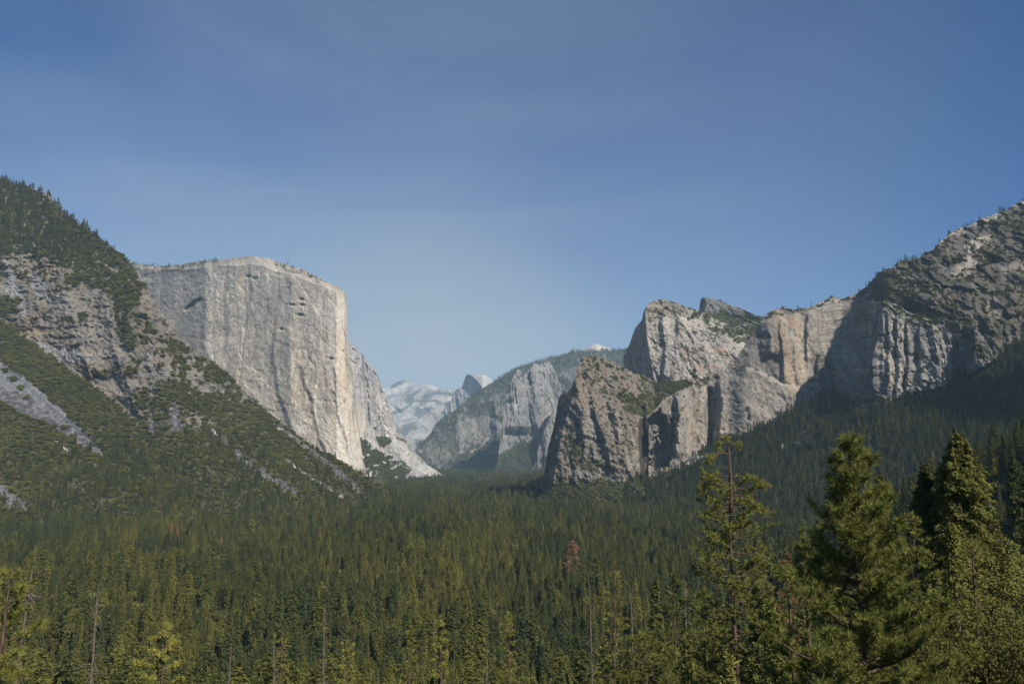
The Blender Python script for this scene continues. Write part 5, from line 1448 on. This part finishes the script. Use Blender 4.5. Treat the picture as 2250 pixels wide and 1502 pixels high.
def firm(seed, R, nb=420, leaf=0.7, droop=0.35, start=0.05, power=0.7, per=9):
    def f(H):
        return conifer_meshes(seed, H, R, nb, per, start, droop, leaf, power)
    return f
hero('fir_tree', 'broad dense dark green fir towering behind the right foreground', 'fir', 2105, 952, 80, firm(301, 14.0, 640, 0.30, 0.35, 0.02, 1.0, 190), 0.45)
hero('fir_tree', 'shadowy fir with a pale dead twig at its tip, left of the broad fir', 'fir', 2032, 1022, 84, firm(302, 9.5, 460, 0.29, 0.35, 0.03, 1.0, 120), 0.25)
hero('pine_tree', 'brownish-olive tufted pine in front of the shadowy fir', 'pine', 2002, 1128, 56, pinem(204, 2.6, start=0.2, nb=60, tuft=0.42, needles=22, nl=0.3, nw=0.024, up=0.6, dense=1.0, prof=lambda s: np.interp(s, [0, 0.5, 0.8, 1], [1.0, 0.85, 0.4, 0.1])), 0.68)
hero('ash_tree', 'light leafy tree with pale bare twigs showing through its crown', 'tree', 2092, 1155, 54, firm(304, 2.6, 170, 0.2, 0.1, 0.03, 0.8, 50), 0.55)
hero('pine_tree', 'yellowish-brown pine standing right of the light leafy tree', 'pine', 2132, 1188, 50, pinem(205, 2.2, start=0.2, nb=55, tuft=0.36, needles=20, nl=0.28, nw=0.022, up=0.4, dense=1.0), 0.74)
hero('fir_tree', 'feathery green fir peeping out right behind the large bushy pine', 'fir', 1932, 1045, 72, firm(306, 3.2, 210, 0.24, 0.35, 0.03, 0.8, 60), 0.46)
hero('pine_tree', 'slender young pine with a straight leader left of the large bushy pine', 'pine', 1763, 1158, 46, pinem(206, 1.7, start=0.1, nb=60, tuft=0.3, needles=22, nl=0.25, nw=0.02, up=0.9, dense=1.1, prof=lambda s: np.interp(s, [0, 0.5, 0.75, 1], [1.0, 0.7, 0.25, 0.08])), 0.5)
hero('oak_tree', 'small bright green leafy crown beside the reddish dying tree', 'oak', 1697, 1188, 66, lambda H: bush_meshes(401, 1.7, H, 2600, 0.34, 20), 0.75, None, ('crown', 'trunk'))
hero('dying_pine', 'reddish-brown dying pine between green trees right of the tall half-bare pine', 'pine', 1730, 1208, 60, pinem(207, 2.0, start=0.2, nb=48, tuft=0.36, needles=18, nl=0.28, nw=0.022, up=0.5), 0.97)
hero('fir_tree', 'dark spire-shaped fir at the right edge beside the broad fir', 'fir', 2222, 1000, 130, firm(308, 4.2, 240, 0.36, 0.45, 0.03, 0.85, 50), 0.15)
hero('fir_tree', 'tall dim fir cut by the right edge above the brushy shrub', 'fir', 2252, 1040, 95, firm(309, 5.0, 280, 0.3, 0.4, 0.03, 0.8, 75), 0.18)
hero('pine_tree', 'dark pine standing left of the tall half-bare pine', 'pine', 1482, 1262, 95, pinem(208, 3.4, start=0.15, nb=75, tuft=0.55, needles=20, nl=0.4, nw=0.036, up=0.5, dense=1.1), 0.22)
hero('pine_tree', 'green pine tight against the left side of the tall half-bare pine', 'pine', 1545, 1290, 88, pinem(209, 3.0, start=0.15, nb=70, tuft=0.5, needles=20, nl=0.38, nw=0.034, up=0.5), 0.45)
hero('pine_tree', 'sparse straw-coloured pine behind the left bare pole', 'pine', 1348, 1240, 150, pinem(210, 4.4, start=0.3, nb=60, tuft=0.8, needles=16, nl=0.5, nw=0.05, up=0.3, gap=0.2, bare=8), 0.70)
hero('pine_tree', 'broad low pine with glossy tufts below the two bare poles', 'pine', 1418, 1398, 84, pinem(211, 4.2, start=0.1, nb=80, tuft=0.55, needles=24, nl=0.4, nw=0.034, up=0.6, dense=1.1, prof=lambda s: np.interp(s, [0, 0.6, 0.9, 1], [1, 0.95, 0.6, 0.3])), 0.5)
hero('fir_tree', 'full green fir between the bare poles and the dark pine', 'fir', 1440, 1262, 160, firm(311, 4.6, 220, 0.42, 0.3, 0.05, 0.8, 50), 0.34)
hero('fir_tree', 'green fir at the foot of the tall half-bare pine', 'fir', 1662, 1290, 62, firm(312, 2.9, 230, 0.21, 0.3, 0.03, 0.8, 75), 0.36)
hero('fir_tree', 'mid green fir in the gap before the small bright green crown', 'fir', 1700, 1345, 52, firm(313, 2.4, 220, 0.19, 0.3, 0.03, 0.8, 70), 0.44)
hero('fir_tree', 'olive fir below the dark pine at the lower edge', 'fir', 1510, 1395, 78, firm(314, 2.8, 200, 0.26, 0.3, 0.03, 0.85, 50), 0.48)
hero('fir_tree', 'small pale green fir in the lower edge left of the large bushy pine', 'fir', 1600, 1440, 48, firm(315, 1.9, 180, 0.18, 0.3, 0.03, 0.85, 45), 0.6)
hero('fir_tree', 'dark fir filling the gap below the brownish-olive pine', 'fir', 1995, 1290, 44, firm(316, 2.8, 260, 0.17, 0.3, 0.02, 0.7, 90), 0.16)
hero('oak_tree', 'dusky leafy oak behind the lower right shrub', 'oak', 2060, 1300, 42, lambda H: bush_meshes(402, 2.3, H, 7000, 0.17, 34), 0.35)
hero('pine_tree', 'half-dead pine with curling bare limbs and yellow tufts, lower middle', 'pine', 968, 1352, 112, pinem(212, 4.0, start=0.3, nb=60, tuft=0.7, needles=18, nl=0.45, nw=0.045, up=-0.2, gap=0.45, bare=26, prof=lambda s: np.interp(s, [0, 0.45, 0.6, 1], [1, 0.8, 0.25, 0.04])), 0.80)
hero('fir_tree', 'narrow green spire right of the half-dead pine', 'fir', 1034, 1342, 200, firm(317, 3.0, 200, 0.55, 0.3, 0.05, 0.9, 26), 0.50)
hero('fir_tree', 'bare-legged narrow conifer with a green tuft of crown, lower middle', 'fir', 1057, 1357, 185, firm(318, 2.5, 90, 0.55, 0.3, 0.55, 0.7, 24), 0.46)
hero('pine_tree', 'thin grey-brown pine right of the narrow green spires', 'pine', 1118, 1345, 135, pinem(213, 4.3, start=0.3, nb=60, tuft=0.8, needles=13, nl=0.45, nw=0.04, up=0.2, gap=0.25, bare=20), 0.66)
hero('pine_tree', 'rusty olive pine left of the half-dead pine', 'pine', 903, 1368, 135, pinem(214, 3.6, start=0.1, nb=70, tuft=0.7, needles=18, nl=0.42, nw=0.045, up=0.3), 0.62)
hero('pine_tree', 'small straw-yellow pine above the bright bushes at the lower edge', 'pine', 766, 1408, 125, pinem(215, 3.4, start=0.1, nb=60, tuft=0.7, needles=18, nl=0.42, nw=0.045, up=0.3), 0.76)
hero('dying_pine', 'dying yellow-brown pine with grey twigs at the lower edge, left of middle', 'pine', 618, 1398, 120, pinem(216, 3.6, start=0.1, nb=55, tuft=0.75, needles=14, nl=0.4, nw=0.04, up=0.0, gap=0.25, bare=26), 0.86)
hero('cedar_tree', 'bright yellow-green sunlit tree with knotty bare limbs, lower left', 'tree', 356, 1372, 82,
     pinem(217, 3.3, start=0.05, nb=46, tuft=0.45, needles=34, nl=0.34, nw=0.05, up=0.25, gap=0.12, bare=16, dense=1.5, prof=lambda s: np.interp(s, [0, 0.5, 0.85, 1], [1.0, 1.0, 0.72, 0.35]), twist=2), 0.80)
hero('oak_tree', 'bright green leafy bush top at the lower edge under the straw-yellow pine', 'oak', 745, 1478, 95, lambda H: bush_meshes(403, 3.2, H, 6000, 0.30, 30), 0.70)
hero('oak_tree', 'bright green leafy bush top at the lower edge, nearer the middle', 'oak', 826, 1480, 98, lambda H: bush_meshes(404, 2.4, H, 4200, 0.30, 24), 0.66)
hero('oak_tree', 'small bright leafy top at the lower edge beside the half-dead pine', 'oak', 905, 1455, 120, lambda H: bush_meshes(405, 2.4, H, 2000, 0.5, 20), 0.6)

def snag(label, u, vt, d, seed, R, nb, tr=None, start=0.2):
    x, y, z, g = at(u, vt, d)
    o = link(bpy.data.objects.new('dead_tree', snag_mesh(seed, z - g, R, nb, tr, start)))
    o.location = (x, y, g); tag(o, label, 'dead tree')
    rr = np.random.default_rng(seed); o.rotation_euler = (radians(rr.normal(0, 1.2)), radians(rr.normal(0, 2.0)), 0)
snag('tall dead tree with a needle-thin top and tangled lower limbs, lower left', 207, 1290, 112, 501, 4.6, 70, 0.26, 0.12)
snag('slim dark dead tree with short broken limbs left of the bright bushes', 717, 1328, 135, 502, 3.4, 50, 0.24, 0.1)
snag('grey dead tree poking out of the dying yellow-brown pine', 629, 1392, 118, 503, 2.8, 20, 0.22, 0.2)
snag('plain bare pole with two short stubs left of the dying pine', 512, 1414, 112, 504, 1.8, 14, 0.2, 0.3)
snag('straight pale bare pole, the left of the two right of middle', 1309, 1257, 140, 505, 2.3, 22, 0.18, 0.2)
snag('grey leaning bare pole, the right of the two right of middle', 1388, 1290, 112, 506, 2.2, 20, 0.18, 0.2)
snag('short bare pole with one side limb beside the narrow conifer', 1054, 1400, 128, 507, 2.2, 12, 0.22, 0.3)
snag('bleached thin dead tree in front of the far left forest', 430, 1102, 1250, 508, 3.5, 12, 0.5)
snag('bleached dead twiggy top standing in the left corner pine', 40, 1258, 40, 509, 1.1, 30, 0.1, 0.9)
snag('slender dead tree between the dark pine and the tall half-bare pine', 1515, 1268, 120, 510, 2.6, 22, 0.26, 0.4)

# a big twiggy shrub in the lower right corner and a small-leaved bush beside it
def bush(label, u, vt, d, seed, R, n_, leaf, tint, clumps):
    x, y, z, g = at(u, vt, d)
    c, t = bush_meshes(seed, R, z - g + 0.3, n_, leaf, clumps)
    plant('shrub', label, 'shrub', (x, y, g - 0.3), c, t, tint, 0, 1, None, 'foliage', 'stem')
bush('big twiggy olive-brown shrub filling the lower right corner', 2190, 1285, 29, 601, 3.1, 30000, 0.11, 0.36, 70)
bush('dark leafy shrub between the corner shrub and the pine tufts', 2065, 1405, 26, 604, 1.7, 14000, 0.09, 0.22, 40)
bush('small-leaved glossy bush at the foot of the large bushy pine', 1930, 1432, 22, 602, 1.9, 20000, 0.065, 0.42, 50)
bush('pale leafy bush at the lower edge right of the tall half-bare pine trunk', 1755, 1470, 40, 603, 2.4, 9000, 0.16, 0.5, 40)
bush('pale green leafy bush at the lower edge left of the tall pine trunk', 1545, 1472, 52, 605, 2.3, 6000, 0.2, 0.6, 36)

# dying red conifers far off in the left forest
def far_conifer(label, u, vt, vb, k, tint):
    d = float(dfloor(vb, 6.0)); x, y, z = W(u, vt, d); g = float(ground_z(x, y))
    n_ = copy_tree(PROTO[k][0]); n_.location = (x, y, g - 0.5); s = (z - g) / 31; n_.scale = (s * 1.15, s * 1.15, s)
    for ch in n_.children: ch['tint'] = tint
    n_['label'] = label; n_['group'] = 'dying conifers in the left forest'
far_conifer('leftmost thin reddish dying conifer of the upper left clump', 360, 1154, 1200, 4, 0.95)
far_conifer('tall reddish dying conifer in the middle of the upper left clump', 377, 1142, 1200, 0, 1.0)
far_conifer('reddish-brown dying conifer at the right of the upper left clump', 391, 1150, 1202, 2, 1.0)
far_conifer('left of two straw-brown dying conifers below the bleached dead tree', 464, 1184, 1232, 2, 0.90)
far_conifer('right of two straw-brown dying conifers below the bleached dead tree', 487, 1174, 1236, 0, 0.89)
far_conifer('lone reddish dying conifer left of the scree foot', 705, 1150, 1196, 0, 0.97)
far_conifer('lone orange-brown dying conifer below the scree foot', 853, 1136, 1172, 4, 0.95)

# ------------------------------------------------------------------ the valley's haze
bpy.context.view_layer.update()
hz = 2100.0
me = bpy.data.meshes.new('haze')
x0, x1, y0, y1, z0, z1 = -16000, 16000, -900, 26500, -75.0, HAZE_TOP
me.from_pydata([(x0, y0, z0), (x1, y0, z0), (x1, y1, z0), (x0, y1, z0), (x0, y0, z1), (x1, y0, z1), (x1, y1, z1), (x0, y1, z1)], [],
               [(0, 3, 2, 1), (4, 5, 6, 7), (0, 1, 5, 4), (1, 2, 6, 5), (2, 3, 7, 6), (3, 0, 4, 7)])
m = bpy.data.materials.new('haze'); m.use_nodes = True; n = m.node_tree; n.nodes.clear()
out = n.nodes.new('ShaderNodeOutputMaterial'); v = n.nodes.new('ShaderNodeVolumePrincipled')
v.inputs['Color'].default_value = (0.56, 0.80, 1.0, 1); v.inputs['Density'].default_value = HAZE_DENSITY; v.inputs['Anisotropy'].default_value = 0.0
n.links.new(v.outputs[0], out.inputs['Volume'])
me.materials.append(m)
o = link(bpy.data.objects.new('haze', me)); tag(o, None, None, None, 'stuff')
